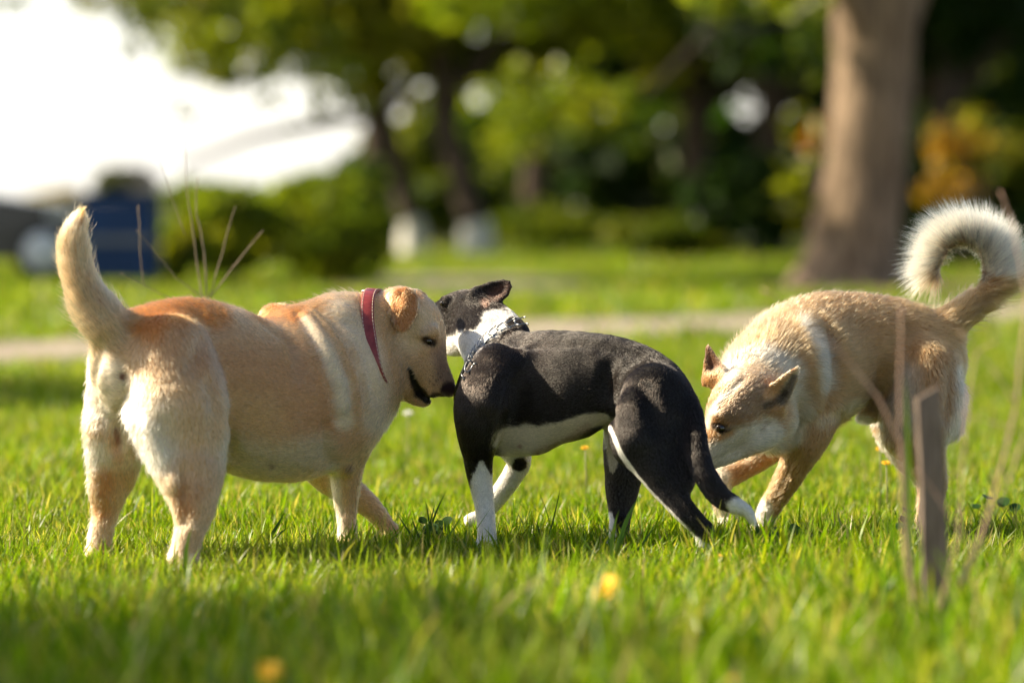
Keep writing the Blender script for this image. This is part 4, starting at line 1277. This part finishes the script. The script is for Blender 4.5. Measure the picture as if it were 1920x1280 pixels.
    # front right leg (near)
    D.chain([(655, 770, -.17, 50), (655, 830, -.16, 40), (650, 880, -.15, 30), (649, 930, -.13, 25), (650, 975, -.125, 18), (652, 1022, -.13, 20)], k=22, ki=20, flow=1, hl=.008, lift=.2)
    D.chain([(646, 872, -.19, 20)], k=14, flow=(0, 0, -1), hl=.006)       # elbow
    D.chain([(654, 1026, -.14, 21), (664, 1028, -.16, 18)], k=10, flow=1, hl=.006)
    # front left leg, set forward
    D.chain([(590, 850, -.02, 46), (618, 895, .03, 31), (668, 928, .07, 25), (700, 955, .09, 20), (722, 985, .10, 18), (735, 1005, .09, 19)], k=14, ki=16, flow=1, hl=.007, lift=.2)
    # ---- coat colours, with sunlit strips painted in
    OR = (0.50, 0.165, 0.032); WH = (0.86, 0.72, 0.52); TAN = (0.52, 0.265, 0.13); PK = (0.35, 0.16, 0.11)
    D.paint([(300, 640), (420, 650), (560, 700), (600, 800)], 75, TAN, .75, .8, yr=9)
    D.paint([(430, 690), (560, 690)], 60, TAN, .5, .8)
    D.paint([(262, 600), (310, 583), (370, 580), (410, 592)], 34, OR, .9, .6)
    D.paint([(278, 610), (290, 625)], 26, OR, .6, .8)
    D.paint([(488, 588), (530, 580), (560, 590)], 26, OR, .7, .7)
    D.paint([(572, 570), (640, 562)], 16, OR, .35, .8)
    D.paint([(200, 700, 40), (215, 760, 55), (250, 800, 50), (290, 850, 40), (175, 850, 30)], 50, WH, .9, .6, y=-.55, yr=.25)
    D.paint([(300, 780), (310, 840)], 44, WH, .5, .9)
    D.paint([(575, 600, 12), (610, 650, 18), (640, 720, 20), (648, 790, 22)], 20, WH, .75, .7)  # sunlit stripe on the shoulder, put into the coat colour
    D.paint([(640, 580), (690, 650), (708, 740), (705, 790)], 32, WH, .6, .8)
    D.paint([(440, 850), (520, 870), (600, 850)], 45, (.70, .60, .42), .7, .8)
    D.paint([(625, 880), (632, 1000)], 16, WH, .8, .6)  # sun on the foreleg's left side, painted as paler hair
    D.paint([(345, 930), (348, 950)], 26, OR, .85, .8)
    D.paint([(360, 920)], 40, TAN, .7, .8)
    D.paint([(195, 900), (190, 960)], 24, OR, .7, .8, y=-.4, yr=.3)
    D.paint([(330, 1010)], 26, TAN, .6, .8)
    D.paint([(215, 830), (222, 860)], 14, OR, .5, .8)
    D.paint([(737, 565), (738, 585)], 14, (0.6, 0.3, 0.1), .8, .6)
    D.paint([(790, 552)], 12, OR, .6, .6)
    D.paint([(150, 395), (148, 412)], 14, OR, .9, .6)
    D.paint([(165, 520), (190, 570), (240, 600)], 14, TAN, .7, .9)
    D.paint([(825, 665), (838, 705)], 22, (.42, .24, .16), .7, .8)
    D.paint([(790, 600), (770, 640)], 30, (.78, .60, .38), .5, .8)
    D.paint([(799, 638), (811, 644)], 10, (.03, .018, .012), .95, .6)
    D.paint([(841, 730)], 17, (.05, .025, .025), 1, .35); D.bare([(841, 730)], 16)
    D.paint([(828, 745), (815, 743)], 9, (.05, .025, .02), .9, .5)
    D.paint([(768, 690, 4), (777, 718, 9), (788, 738, 12), (802, 750, 9)], 10, (.012, .008, .007), 1, .4); D.bare([(769, 694, 4), (779, 720, 8), (790, 740, 10), (802, 748, 8)], 9)
    for dx_, dy_ in ((812, 706), (818, 714), (806, 716), (822, 700), (814, 722), (826, 708)): D.paint([(dx_, dy_)], 2.5, (.12, .06, .04), .7, .5)
    D.paint([(806, 744), (824, 748)], 4, (.05, .03, .025), .8, .5)
    D.paint([(795, 625), (812, 620)], 6, (.50, .33, .20), .5, .8)
    D.paint([(231, 706)], 9, (.12, .04, .03), .95, .5, y=-.6, yr=.2); D.bare([(231, 706)], 7, y=-.6, yr=.2)
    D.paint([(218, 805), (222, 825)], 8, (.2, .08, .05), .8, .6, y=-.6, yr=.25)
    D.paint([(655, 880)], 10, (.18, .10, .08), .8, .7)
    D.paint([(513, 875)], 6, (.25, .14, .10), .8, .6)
    D.paint([(757, 562, 24), (760, 584, 23), (755, 608, 15)], 24, (0.44, 0.165, 0.045), .97, .12, y=-.16, yr=.10)
    D.paint([(741, 570), (736, 590), (742, 606)], 5, (.25, .10, .04), .7, .6)
    D.hlen([(694, 552), (696, 610), (708, 670), (724, 722)], 28, .2); D.hlen([(690, 730), (690, 780)], 30, 1.15); D.hlen([(130, 600), (170, 640)], 30, 1.5)
    if not PV.startswith('only') or 'lab' in PV:
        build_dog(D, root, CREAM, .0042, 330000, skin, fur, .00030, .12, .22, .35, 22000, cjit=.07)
        h_, n_ = D.hit(805, 641); ball('eye', h_ - n_ * .0055, .0100, m_eye, root)
    # collar: leather band round the neck
    m_l = mat_noise('red_leather', (.16, .018, .020), (.29, .045, .042), 60, .38, .25, dist=.001, spec=.5)
    m_st = mat_noise('steel', (.5, .5, .5), (.75, .75, .74), 30, .25, .05, dist=.0005, metallic=1.0)
    m_th = mat_noise('pale_thread', (.6, .5, .38), (.7, .6, .48), 90, .8)
    near = [(694, 549), (690, 560), (688, 580), (689, 605), (694, 635), (702, 665), (713, 695), (723, 716)]
    cen_y = -.065
    NP, NN = [], []
    for q in near:
        try:
            h_, n_ = D.hit(q[0] + 3, max(q[1], 556))
            p_ = P(q[0], q[1], h_[1] - .004)
        except Exception:
            p_ = P(q[0], q[1], cen_y - .02); n_ = np.array([0, -1., .2])
        NP.append(p_)
    NP = np.array(NP)
    NP[0][1] = cen_y - .012; NP[-1][1] = min(NP[-1][1], cen_y - .03)
    FP = NP[::-1].copy(); FP[:, 1] = 2 * cen_y - FP[:, 1]; FP[:, 0] += .012
    ringp = np.concatenate([NP, FP])
    ringp = np.concatenate([ringp, ringp[:1]])
    tt_ = np.concatenate([[0], np.cumsum(np.linalg.norm(np.diff(ringp, axis=0), axis=1))])
    sN = np.linspace(0, tt_[-1], 97)[:-1]
    RP = np.stack([np.interp(sN, tt_, ringp[:, k_]) for k_ in range(3)], 1)
    for _ in range(4): RP = (np.roll(RP, 1, 0) + 2 * RP + np.roll(RP, -1, 0)) / 4
    cc_ = RP.mean(0)
    TT_ = nz(np.roll(RP, -1, 0) - np.roll(RP, 1, 0))
    axd = nz(np.array([.96, .0, -.05]))
    ON = nz(np.cross(TT_, axd)); flip = ((RP - cc_) * ON).sum(1) < 0; ON[flip] *= -1
    AX = nz(np.cross(ON, TT_)); fa_ = AX[:, 0] < 0; AX[fa_] *= -1
    W = .0150
    RP = RP + ON * .006
    n = 96
    V = []; F = []
    zlo, zhi = RP[:, 2].min(), RP[:, 2].max()
    WS = .34 + .66 * smoothstep(0.02, .62, (RP[:, 2] - zlo) / (zhi - zlo))
    RP = RP - ON * (.004 * (1 - WS))[:, None]
    for i_ in range(n):
        for dw, dt in ((-W, -.002), (-W, .0025), (-W * .85, .0036), (W * .85, .0036), (W, .0025), (W, -.002)):
            V.append(RP[i_] + AX[i_] * dw * WS[i_] + ON[i_] * dt)
    for i_ in range(n):
        j_ = (i_ + 1) % n
        for q in range(6):
            r_ = (q + 1) % 6
            F.append((i_ * 6 + q, j_ * 6 + q, j_ * 6 + r_, i_ * 6 + r_))
    col = link(mesh_np('collar', np.array(V), np.array(F), m_l), root, 'wide red leather collar with pale stitching')
    for sgn in (-1, 1):
        VV = []; FF = []
        for i_ in range(n):
            a_, b_ = RP[i_], RP[i_] * .35 + RP[(i_ + 1) % n] * .65
            k0 = len(VV)
            for pt in (a_, b_):
                for dw in (-.0007, .0007): VV.append(pt + AX[i_] * (sgn * .0115 * WS[i_] + dw) + ON[i_] * .0042)
            FF.append((k0, k0 + 1, k0 + 3, k0 + 2))
        link(mesh_np('stitching', np.array(VV), np.array(FF), m_th), col)
    # ring on the nape
    Rg = P(693, 548, -.075)
    V, F = torus(Rg, nz(np.array([.1, .25, 1.0])), .019, .0022)
    link(mesh_np('ring', V, F, m_st), col)
    # whiskers
    return root

def make_black():
    root = empty('dog', (0.16, -0.2, 0.0), 'black and white smooth haired dog with steel chain collar and hanging tail', 'dog', 'dogs sniffing each other on the lawn')
    fur = mat_fur('black_fur', 0.24, 0.45, 0.15, 1.5)
    D = Dog((0.35, 0.94, 0))
    H = .006
    D.chain([(915, 752, -.09, 62), (950, 745, -.10, 96), (1010, 736, -.13, 102), (1065, 728, -.16, 97), (1120, 712, -.19, 82), (1180, 718, -.23, 72), (1225, 742, -.27, 64)], k=20, ki=34, flow=1, hl=H, wf=.86, lift=.18)
    # back and loin
    D.chain([(985, 664, -.10, 40), (1080, 668, -.16, 42), (1180, 692, -.23, 44), (1232, 722, -.28, 46), (1260, 762, -.29, 36)], k=26, flow=1, hl=H, wf=.8, lift=.2)
    D.surf([(1140, 690, 12), (1136, 740, 14), (1150, 790, 12)], 12, .45, 20)
    D.surf([(1270, 790, 8), (1262, 840, 9), (1270, 890, 7)], 8, .4, 14)
    D.surf([(1205, 730, 12), (1232, 800, 12)], 12, .3, 22)
    D.surf([(1180, 760, 26), (1186, 820, 24)], 22, .35, 24, carve=False, hl=.005)
    D.surf([(956, 700, 8), (946, 760, 12), (936, 820, 10)], 10, .4, 20)
    D.surf([(980, 668, 12), (940, 700, 14), (915, 750, 14)], 14, .35, 24, carve=False, hl=.005)
    D.surf([(1000, 650, 6), (1100, 648, 6), (1200, 668, 6)], 6, .3, 14)
    D.surf([(1240, 905, 5), (1290, 965, 5)], 5, .4, 9)
    D.surf([(902, 870, 4), (908, 950, 4)], 4, .3, 8)
    # chest / keel
    D.chain([(905, 800, -.11, 45), (950, 815, -.11, 38), (1000, 815, -.13, 36)], k=30, flow=1, hl=H, lift=.2)
    # near shoulder, upper arm
    D.chain([(930, 690, -.19, 46), (905, 750, -.21, 52), (898, 810, -.20, 42), (897, 856, -.18, 29), (901, 900, -.17, 23), (909, 955, -.17, 17.5), (913, 1000, -.175, 16.5), (912, 1022, -.18, 18)], k=22, ki=16, flow=1, hl=.005, lift=.18)
    D.chain([(913, 1026, -.185, 18), (904, 1032, -.20, 16)], k=10, flow=1, hl=.004)
    # far front leg
    D.chain([(940, 800, .0, 42), (972, 858, .03, 24), (962, 888, .05, 20), (940, 922, .08, 18), (920, 950, .10, 14.5), (902, 968, .11, 14), (882, 975, .11, 13)], k=14, ki=10, flow=1, hl=.004, lift=.2)
    # far hind leg
    D.chain([(1200, 770, -.14, 62), (1172, 830, -.12, 42), (1170, 875, -.12, 37), (1166, 920, -.12, 30), (1163, 960, -.13, 22), (1160, 1000, -.16, 19), (1150, 1040, -.19, 18)], k=20, ki=18, flow=1, hl=.005, lift=.2)
    # near hind leg
    D.chain([(1228, 745, -.34, 64), (1216, 795, -.365, 62), (1216, 842, -.385, 50), (1236, 884, -.40, 37), (1260, 927, -.42, 27), (1286, 960, -.44, 21), (1312, 988, -.44, 18), (1322, 1018, -.44, 17), (1325, 1045, -.44, 19)], k=22, ki=20, flow=1, hl=.005, lift=.2)
    D.chain([(1172, 800, -.37, 30), (1176, 840, -.38, 26)], k=26, flow=(0, 0, -1), hl=.005)    # stifle
    D.chain([(1262, 780, -.36, 40), (1262, 840, -.38, 30), (1285, 900, -.41, 18)], k=28, flow=1, hl=.006)   # ham
    D.chain([(1325, 992, -.44, 13)], k=10, flow=(0, 0, -1), hl=.005)
    # tail
    D.chain([(1266, 735, -.32, 26), (1292, 775, -.37, 24), (1304, 830, -.42, 22), (1318, 880, -.45, 21), (1345, 925, -.46, 19), (1375, 945, -.47, 15), (1398, 957, -.47, 10), (1412, 978, -.47, 5)], k=14, ki=14, flow=1, hl=.011, lift=.28)
    # neck
    D.chain([(945, 690, -.08, 62), (925, 655, -.01, 58), (905, 622, .05, 52), (893, 600, .09, 46)], k=26, ki=24, flow=-1, hl=.006, lift=.2)
    D.chain([(968, 622, -.04, 22), (940, 598, .04, 22), (905, 578, .1, 24)], k=22, flow=-1, hl=.008, lift=.3)
    # head
    D.chain([(893, 588, .10, 44), (868, 590, .13, 45), (850, 592, .15, 38)], k=18, flow=-1, hl=.004, lift=.2)
    D.chain([(856, 596, .15, 36), (815, 598, .19, 29), (782, 602, .22, 23)], k=14, flow=-1, hl=.004, lift=.2)
    D.chain([(865, 640, .10, 26), (845, 648, .13, 18), (800, 640, .19, 14)], k=16, flow=-1, hl=.005, lift=.2)
    D.chain([(836, 566, .10, 12)], k=10, flow=(1, 0, 0), hl=.003)
    # ear
    ep = [(884, 558, .07), (892, 540, .08), (918, 531, .07), (944, 526, .065), (955, 529, .06), (957, 538, .06), (950, 552, .06), (937, 563, .06), (912, 574, .05), (912, 556, .09)]
    D.tris(ep, [(0, 1, 9), (1, 2, 9), (2, 3, 9), (3, 4, 9), (4, 5, 9), (5, 6, 9), (6, 7, 9), (7, 8, 9), (0, 9, 8)], r=4.0, k=7, flow=(1, 0, .1), hl=.003)
    D.chain([(884, 556, .07, 12), (900, 572, .06, 9)], k=12, flow=(1, 0, 0), hl=.004)
    D.chain([(884, 558, .2, 12), (905, 545, .22, 8)], k=12, flow=(1, 0, 0), hl=.004)
    # colours
    WH = (.80, .77, .72); BR = (.008, .0052, .0042)
    D.paint([(895, 650, 50), (900, 600, 40), (950, 590, 26)], 40, WH, 1, .18, y=.05, yr=.35)
    D.paint([(845, 655), (870, 650)], 26, WH, 1, .2, y=.1, yr=.2)
    D.paint([(870, 690, 30), (864, 720, 14)], 26, WH, 1, .2)
    D.paint([(812, 575, 40), (850, 575, 44), (872, 588, 34)], 40, BR, 1, .12, y=.15, yr=.3)
    D.paint([(836, 612, 13)], 13, BR, 1, .2)
    D.paint([(885, 545, 26), (930, 550, 34), (955, 535, 26), (900, 572, 14)], 30, BR, 1, .15, y=.1, yr=.3)
    D.paint([(925, 553), (950, 540)], 14, (.075, .035, .026), .9, .8)
    D.paint([(908, 566)], 9, (.22, .11, .08), .8, .8)
    D.paint([(980, 612, 18), (960, 604, 12)], 16, (.012, .01, .009), 1, .2)
    D.paint([(990, 652, 50), (938, 692, 58), (902, 738, 60)], 40, (.016, .011, .009), 1, .12)
    D.paint([(958, 828, 34), (1000, 826, 30), (1040, 812, 20), (1095, 790, 16), (1130, 786, 12)], 30, (.62, .53, .39), .97, .28)
    D.paint([(1000, 850), (1060, 826), (1100, 800)], 10, (.42, .27, .19), .6, .8)
    D.paint([(903, 868, 6), (905, 900, 22), (910, 960, 36), (913, 1040, 40)], 20, WH, 1, .1)
    D.paint([(880, 880, 22), (888, 890, 8)], 20, BR, .0, .1)
    D.paint([(975, 872, 40), (930, 930, 40), (885, 978, 40)], 40, WH, 1, .1, y=.08, yr=.12)
    D.paint([(974, 870)], 15, BR, 1, .2, y=.06, yr=.1)
    D.paint([(1150, 805, 24), (1152, 850, 15), (1148, 880, 6)], 20, (.45, .38, .28), .95, .3, y=-.13, yr=.13)
    D.paint([(1143, 965, 7), (1145, 1010, 14), (1145, 1040, 16)], 10, WH, 1, .2, y=-.16, yr=.12)
    D.paint([(1144, 800, 4), (1164, 850, 5), (1190, 890, 6), (1225, 935, 9), (1262, 975, 11), (1290, 1010, 14), (1318, 1042, 26)], 10, WH, 1, .2, y=-.42, yr=.1)
    D.paint([(1380, 948, 19), (1415, 985, 22)], 20, WH, 1, .1, y=-.47, yr=.12)
    D.paint([(905, 1020, 8)], 8, (.5, .33, .24), .8, .5)
    D.paint([(973, 836)], 5, (.35, .18, .14), .8, .5); D.paint([(1006, 851)], 4, (.2, .1, .08), .8, .5)
    if not PV.startswith('only') or 'black' in PV:
        build_dog(D, root, (.0070, .0048, .0038), .0040, 380000, skin, fur, .00022, .10, .05, .3, 24000, cjit=.06, flyf=.006)
        h_, n_ = D.hit(828, 569); ball('eye', h_ - n_ * .004, .0072, m_eye, root)
    # chain collar: bent wire links with inward prongs
    m_st = mat_noise('chain_steel', (.20, .21, .22), (.42, .43, .45), 40, .34, .0, metallic=1.0)
    path = [(984, 602), (972, 603), (955, 608), (938, 615), (921, 624), (908, 636), (897, 650), (888, 666), (880, 684), (872, 702)]
    pp = []
    for q in path:
        try:
            h_, n_ = D.hit(*q)
        except Exception:
            h_ = P(q[0], q[1], -.05)
        pp.append(h_)
    pp = np.array(pp)
    pp[:, 1] = np.minimum(pp[:, 1], np.convolve(np.pad(pp[:, 1], 1, mode='edge'), [.33, .34, .33], 'valid')) - .003
    col = empty('collar', P(920, 630, -.06), None, None)
    col['label'] = 'steel pinch chain collar of bent wire links'
    col.parent = root; col.matrix_parent_inverse = Matrix.Translation(-Vector(root.location))
    # resample
    t = np.concatenate([[0], np.cumsum(np.linalg.norm(np.diff(pp, axis=0), axis=1))])
    for i in range(11):
        s0 = t[-1] * (i + .0) / 11; s1 = t[-1] * (i + 1.12) / 11
        g = lambda s_: np.array([np.interp(s_, t, pp[:, c]) for c in range(3)])
        a, b = g(s0), g(min(s1, t[-1]))
        e = nz(b - a); out = nz(np.array([0, -1, .25])); out = nz(out - (out @ e) * e); sd_ = np.cross(e, out)
        L = np.linalg.norm(b - a); wd = .0075
        zz = .003 if i % 2 else .0
        pts = [a + sd_ * wd + out * (.013 + zz), a + sd_ * wd * .9 + out * (.010 + zz), a + e * L * .25 + sd_ * wd + out * .010, a + e * L * .75 + sd_ * wd * .6 + out * .012, b + sd_ * wd * .2 + out * (.013 + zz),
               b - sd_ * wd * .4 + out * (.013 + zz), a + e * L * .7 - sd_ * wd + out * .011, a + e * L * .25 - sd_ * wd + out * .010, a - sd_ * wd * 1.3 + out * (.016 + zz), a - sd_ * wd * 1.9 + out * (.022)]
        V, F = tube(pts, .0016, 6)
        link(mesh_np('link', V, F, m_st), col)
    V, F = torus(pp[-1] + np.array([-.006, 0, -.01]), (1, .3, .3), .010, .0016, xdir=(0, 0, 1))
    link(mesh_np('ring', V, F, m_st), col)
    return root

def make_tan():
    root = empty('dog', (0.85, 0.32, 0.0), 'tan and white thick coated dog with lowered head and curled bushy tail', 'dog', 'dogs sniffing each other on the lawn')
    fur = mat_fur('tan_fur', 0.45, 0.6)
    D = Dog((0.1, 1, 0))
    H = .015
    D.chain([(1455, 725, .24, 96), (1510, 692, .26, 120), (1590, 655, .29, 95), (1670, 652, .31, 84), (1730, 668, .33, 74), (1752, 680, .34, 60)], k=24, ki=40, flow=1, hl=H, wf=.88, lift=.3)
    D.chain([(1462, 646, .26, 50), (1532, 609, .27, 50), (1612, 603, .29, 45), (1700, 620, .32, 43), (1752, 636, .34, 38)], k=36, flow=1, hl=H, lift=.28)
    D.surf([(1548, 620, 12), (1560, 700, 16), (1545, 770, 12)], 14, .4, 26)
    D.surf([(1512, 610, 18), (1530, 680, 20), (1520, 760, 18)], 18, .35, 28, carve=False, flow=(.5, 0, -.6), hl=.024)
    D.surf([(1650, 700, 12), (1656, 740, 12)], 12, .45, 24)
    D.surf([(1700, 620, 12), (1690, 680, 12), (1672, 730, 12)], 12, .3, 26)
    D.surf([(1782, 700, 10), (1776, 780, 10)], 10, .35, 20)
    D.surf([(1492, 850, 5), (1470, 900, 5), (1446, 945, 5)], 5, .35, 9)
    D.surf([(1372, 848, 3), (1345, 862, 3), (1322, 872, 3)], 3, .5, 5)
    D.surf([(1402, 790, 5), (1380, 812, 5)], 5, .3, 9)
    D.surf([(1398, 706, 4), (1370, 736, 4), (1345, 768, 4)], 4, .35, 9)
    D.surf([(1358, 985, 2.5), (1360, 1001, 2.5)], 2.5, .5, 3); D.surf([(1370, 985, 2.5), (1373, 1000, 2.5)], 2.5, .5, 3)
    # neck, coming down to the head
    D.chain([(1510, 690, .22, 105), (1455, 700, .15, 92), (1425, 715, .09, 76)], k=30, ki=30, flow=-1, hl=.022, lift=.38)
    D.chain([(1480, 790, .16, 50), (1450, 806, .12, 40)], k=30, flow=-1, hl=.028, lift=.4)
    # head
    D.chain([(1425, 735, .04, 56), (1398, 748, .00, 60), (1380, 766, -.02, 52)], k=16, flow=(1, .3, .6), hl=.008, lift=.28)
    D.chain([(1452, 785, .04, 42), (1425, 806, .01, 36), (1400, 820, -.01, 32)], k=18, flow=(1, .3, -.1), hl=.014, lift=.35)
    D.chain([(1372, 785, -.04, 44), (1345, 825, -.05, 32), (1318, 862, -.06, 21), (1305, 874, -.06, 16)], k=18, ki=16, flow=(.5, 0, .8), hl=.006, lift=.22)
    D.chain([(1390, 838, -.02, 20), (1355, 858, -.04, 14), (1325, 872, -.05, 9)], k=10, flow=(1, 0, .2), hl=.008, lift=.3)
    D.chain([(1302, 872, -.065, 11)], k=4, flow=(0, 0, 1), hl=.001)
    D.chain([(1352, 778, -.08, 16)], k=14, flow=(1, 0, .6), hl=.006)
    D.chain([(1351, 802, -.115, 9)], k=7, carve=True)
    # ears (thin cupped shells)
    e1 = [(1318, 722, .02), (1327, 650, .03), (1357, 692, .0), (1340, 700, .035)]
    D.tris(e1, [(0, 1, 3), (3, 1, 2)], r=4, k=8, flow=(-.1, 0, 1), hl=.004)
    D.chain([(1338, 712, .01, 16), (1352, 706, .0, 14)], k=14, flow=(0, 0, 1), hl=.007)
    e2 = [(1430, 742, -.045), (1446, 722, -.06), (1478, 699, -.065), (1496, 688, -.06), (1493, 712, -.05), (1481, 740, -.04), (1468, 764, -.03), (1446, 768, -.045), (1462, 738, -.028)]
    D.tris(e2, [(0, 1, 8), (1, 2, 8), (2, 3, 8), (3, 4, 8), (4, 5, 8), (5, 6, 8), (6, 7, 8)], r=3.5, k=8, flow=(.7, 0, .6), hl=.005)
    D.chain([(1440, 756, -.02, 20), (1456, 772, -.012, 16)], k=14, flow=(.6, 0, .5), hl=.008)
    # near front leg
    D.chain([(1515, 760, .17, 66), (1508, 820, .16, 44), (1492, 868, .18, 29), (1468, 912, .22, 23), (1442, 952, .25, 19), (1430, 982, .25, 18), (1424, 1000, .24, 19)], k=26, ki=20, flow=1, hl=.009, lift=.22)
    D.chain([(1424, 1002, .24, 19), (1412, 1006, .22, 16)], k=8, flow=1, hl=.006)
    # far front leg, bent
    D.chain([(1460, 810, .28, 44), (1415, 862, .30, 24), (1372, 888, .30, 22), (1354, 900, .29, 22), (1352, 930, .30, 18), (1360, 965, .31, 17), (1366, 985, .30, 19)], k=16, ki=12, flow=1, hl=.008, lift=.22)
    D.chain([(1366, 985, .30, 19), (1372, 993, .32, 15)], k=6, flow=1, hl=.006)
    # near hind leg
    D.chain([(1728, 700, .26, 70), (1735, 758, .24, 68), (1724, 815, .23, 50), (1736, 860, .25, 34), (1750, 905, .29, 22), (1745, 950, .29, 18), (1740, 995, .28, 20)], k=26, ki=22, flow=1, hl=.016, lift=.3)
    D.chain([(1690, 780, .25, 40), (1690, 815, .24, 34)], k=26, flow=(0, 0, -1), hl=.014)
    D.chain([(1775, 740, .30, 34), (1775, 790, .28, 28)], k=24, flow=(0, 0, -1), hl=.03, lift=.45)
    # far hind leg
    D.chain([(1690, 740, .42, 60), (1672, 800, .42, 36), (1690, 850, .42, 24), (1722, 892, .45, 15), (1734, 915, .45, 13), (1733, 960, .44, 12), (1728, 985, .43, 15)], k=16, ki=12, flow=1, hl=.012, lift=.28)
    D.chain([(1655, 745, .32, 30), (1638, 768, .32, 19), (1624, 778, .32, 12)], k=18, flow=(-1, 0, -.3), hl=.02, lift=.4)
    # tail, curled over
    cc = P(1800, 505, .35)
    def tail_ff(p):
        r = nz(p - cc); r[:, 1] *= .3; r = nz(r)
        tg = np.stack([-r[:, 2], np.zeros(len(p)), r[:, 0]], 1)
        ang = np.degrees(np.arctan2(r[:, 2], r[:, 0]))           # -60 (root) .. 90 .. 200 (tip)
        k = np.clip((ang + 70) / 240, 0, 1)[:, None]
        return nz(r * (.9 - .15 * (1 - k)) + tg * (.62 - .1 * k) + np.array([.06, 0, .08]))
    D.chain([(1770, 615, .34, 34), (1800, 592, .34, 26), (1832, 566, .34, 20)], k=20, flow=1, hl=.030, lift=.45)
    D.chain([(1832, 566, .34, 19), (1852, 535, .34, 13), (1856, 500, .34, 11), (1845, 472, .34, 10), (1820, 453, .34, 9), (1793, 450, .34, 8), (1772, 464, .34, 7), (1760, 490, .34, 6), (1750, 512, .34, 4)], k=6, ki=5, hl=.082, ff=tail_ff, lift=1.0)
    # colours
    WH = (.84, .75, .60); GR = (.35, .25, .16); TN = (.54, .30, .13); DK = (.035, .022, .015); OR = (.60, .30, .13)
    D.paint([(1375, 702, 26), (1430, 680, 32), (1480, 700, 26)], 36, (.74, .61, .44), .85, .7)
    D.paint([(1485, 730, 20), (1505, 770, 24), (1490, 815, 26)], 30, (.68, .54, .37), .7, .8)
    D.paint([(1500, 605, 10), (1538, 650, 20), (1548, 720, 18)], 14, WH, .6, 1.0)
    D.paint([(1400, 745, 50), (1375, 760, 40)], 50, (.25, .15, .085), .9, .4, y=-.02, yr=.12)
    D.paint([(1400, 690), (1450, 700)], 22, TN, .7, .8)
    D.paint([(1385, 722, 5), (1350, 748, 6), (1335, 768, 8), (1325, 800, 8)], 6, WH, .7, .9, y=-.06, yr=.09)
    D.paint([(1440, 812, 32), (1400, 822, 28), (1355, 850, 30), (1320, 860, 26)], 30, (.68, .58, .45), .95, .35)
    D.paint([(1318, 800, 8), (1316, 830, 8)], 10, (.50, .33, .24), .7, .5)
    D.paint([(1370, 812), (1350, 822)], 9, (.50, .26, .10), .8, .8)
    D.paint([(1340, 772)], 7, WH, .8, .6)
    D.paint([(1436, 792), (1428, 806)], 5, (.22, .15, .09), .6, .8)
    D.paint([(1340, 799, 9), (1352, 804, 11), (1366, 805, 6)], 10, DK, .95, .5, y=-.1, yr=.09)
    D.paint([(1362, 803), (1400, 798), (1440, 790)], 4, GR, .7, .6)
    D.paint([(1325, 660, 14), (1340, 690, 14)], 14, (.14, .07, .045), .9, .6)
    D.paint([(1345, 705)], 12, OR, .8, .7)
    D.paint([(1440, 738, 11), (1466, 712, 8), (1490, 692, 5)], 10, OR, .85, .5)
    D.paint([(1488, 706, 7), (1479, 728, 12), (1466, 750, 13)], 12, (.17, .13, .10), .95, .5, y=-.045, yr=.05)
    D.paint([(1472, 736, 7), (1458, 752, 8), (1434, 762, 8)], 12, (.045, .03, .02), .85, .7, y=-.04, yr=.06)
    D.paint([(1310, 876)], 13, DK, .95, .4); D.bare([(1303, 874)], 13)
    D.paint([(1425, 995, 26), (1435, 950, 18)], 22, WH, .8, .6, y=.24, yr=.1)
    D.paint([(1355, 895, 22), (1355, 940, 18), (1366, 995, 22)], 20, WH, .8, .5, y=.3, yr=.1)
    D.paint([(1378, 990, 6)], 6, DK, .9, .5)
    D.paint([(1798, 690, 14), (1802, 760, 18), (1785, 820, 20)], 22, (.68, .54, .38), .6, .9)  # bright-lit rim along the rump, painted into the coat
    D.paint([(1700, 700, 30), (1700, 790, 34), (1740, 780, 30)], 30, (.52, .41, .29), .6, .8)
    D.paint([(1665, 820, 26), (1710, 890, 22)], 22, (.80, .70, .50), .9, .5, y=.43, yr=.08)
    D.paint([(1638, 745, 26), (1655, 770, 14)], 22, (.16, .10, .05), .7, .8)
    D.paint([(1622, 782, 10), (1650, 790, 8)], 10, WH, .8, .6)
    D.paint([(1600, 760), (1540, 790)], 16, (.62, .46, .26), .6, .8)
    D.paint([(1820, 590), (1845, 560)], 14, (.20, .13, .08), .6, .9)
    D.paint([(1862, 520, 12), (1852, 470, 12), (1810, 440, 12), (1770, 450, 12), (1740, 500, 16)], 12, (.92, .79, .57), .95, .3, y=.34, yr=.2)
    D.paint([(1846, 530, 7), (1843, 490, 7), (1822, 464, 7), (1795, 460, 7), (1777, 472, 6)], 7, (.10, .055, .03), .9, .4)
    D.dens.append(([(1850, 530), (1856, 500), (1845, 472), (1820, 453), (1793, 450), (1772, 464), (1750, 512)], 24, 6.5, 1.0, .4, .34, .3))
    D.inner = True
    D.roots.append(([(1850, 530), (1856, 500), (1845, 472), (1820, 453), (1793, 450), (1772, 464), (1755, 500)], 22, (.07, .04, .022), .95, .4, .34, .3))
    if not PV.startswith('only') or 'tan' in PV:
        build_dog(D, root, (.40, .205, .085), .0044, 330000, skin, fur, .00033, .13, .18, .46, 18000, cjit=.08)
        h_, n_ = D.hit(1350, 803); ball('eye', h_ - n_ * .0055, .0125, m_eye, root)
    return root

make_lab(); make_black(); make_tan()
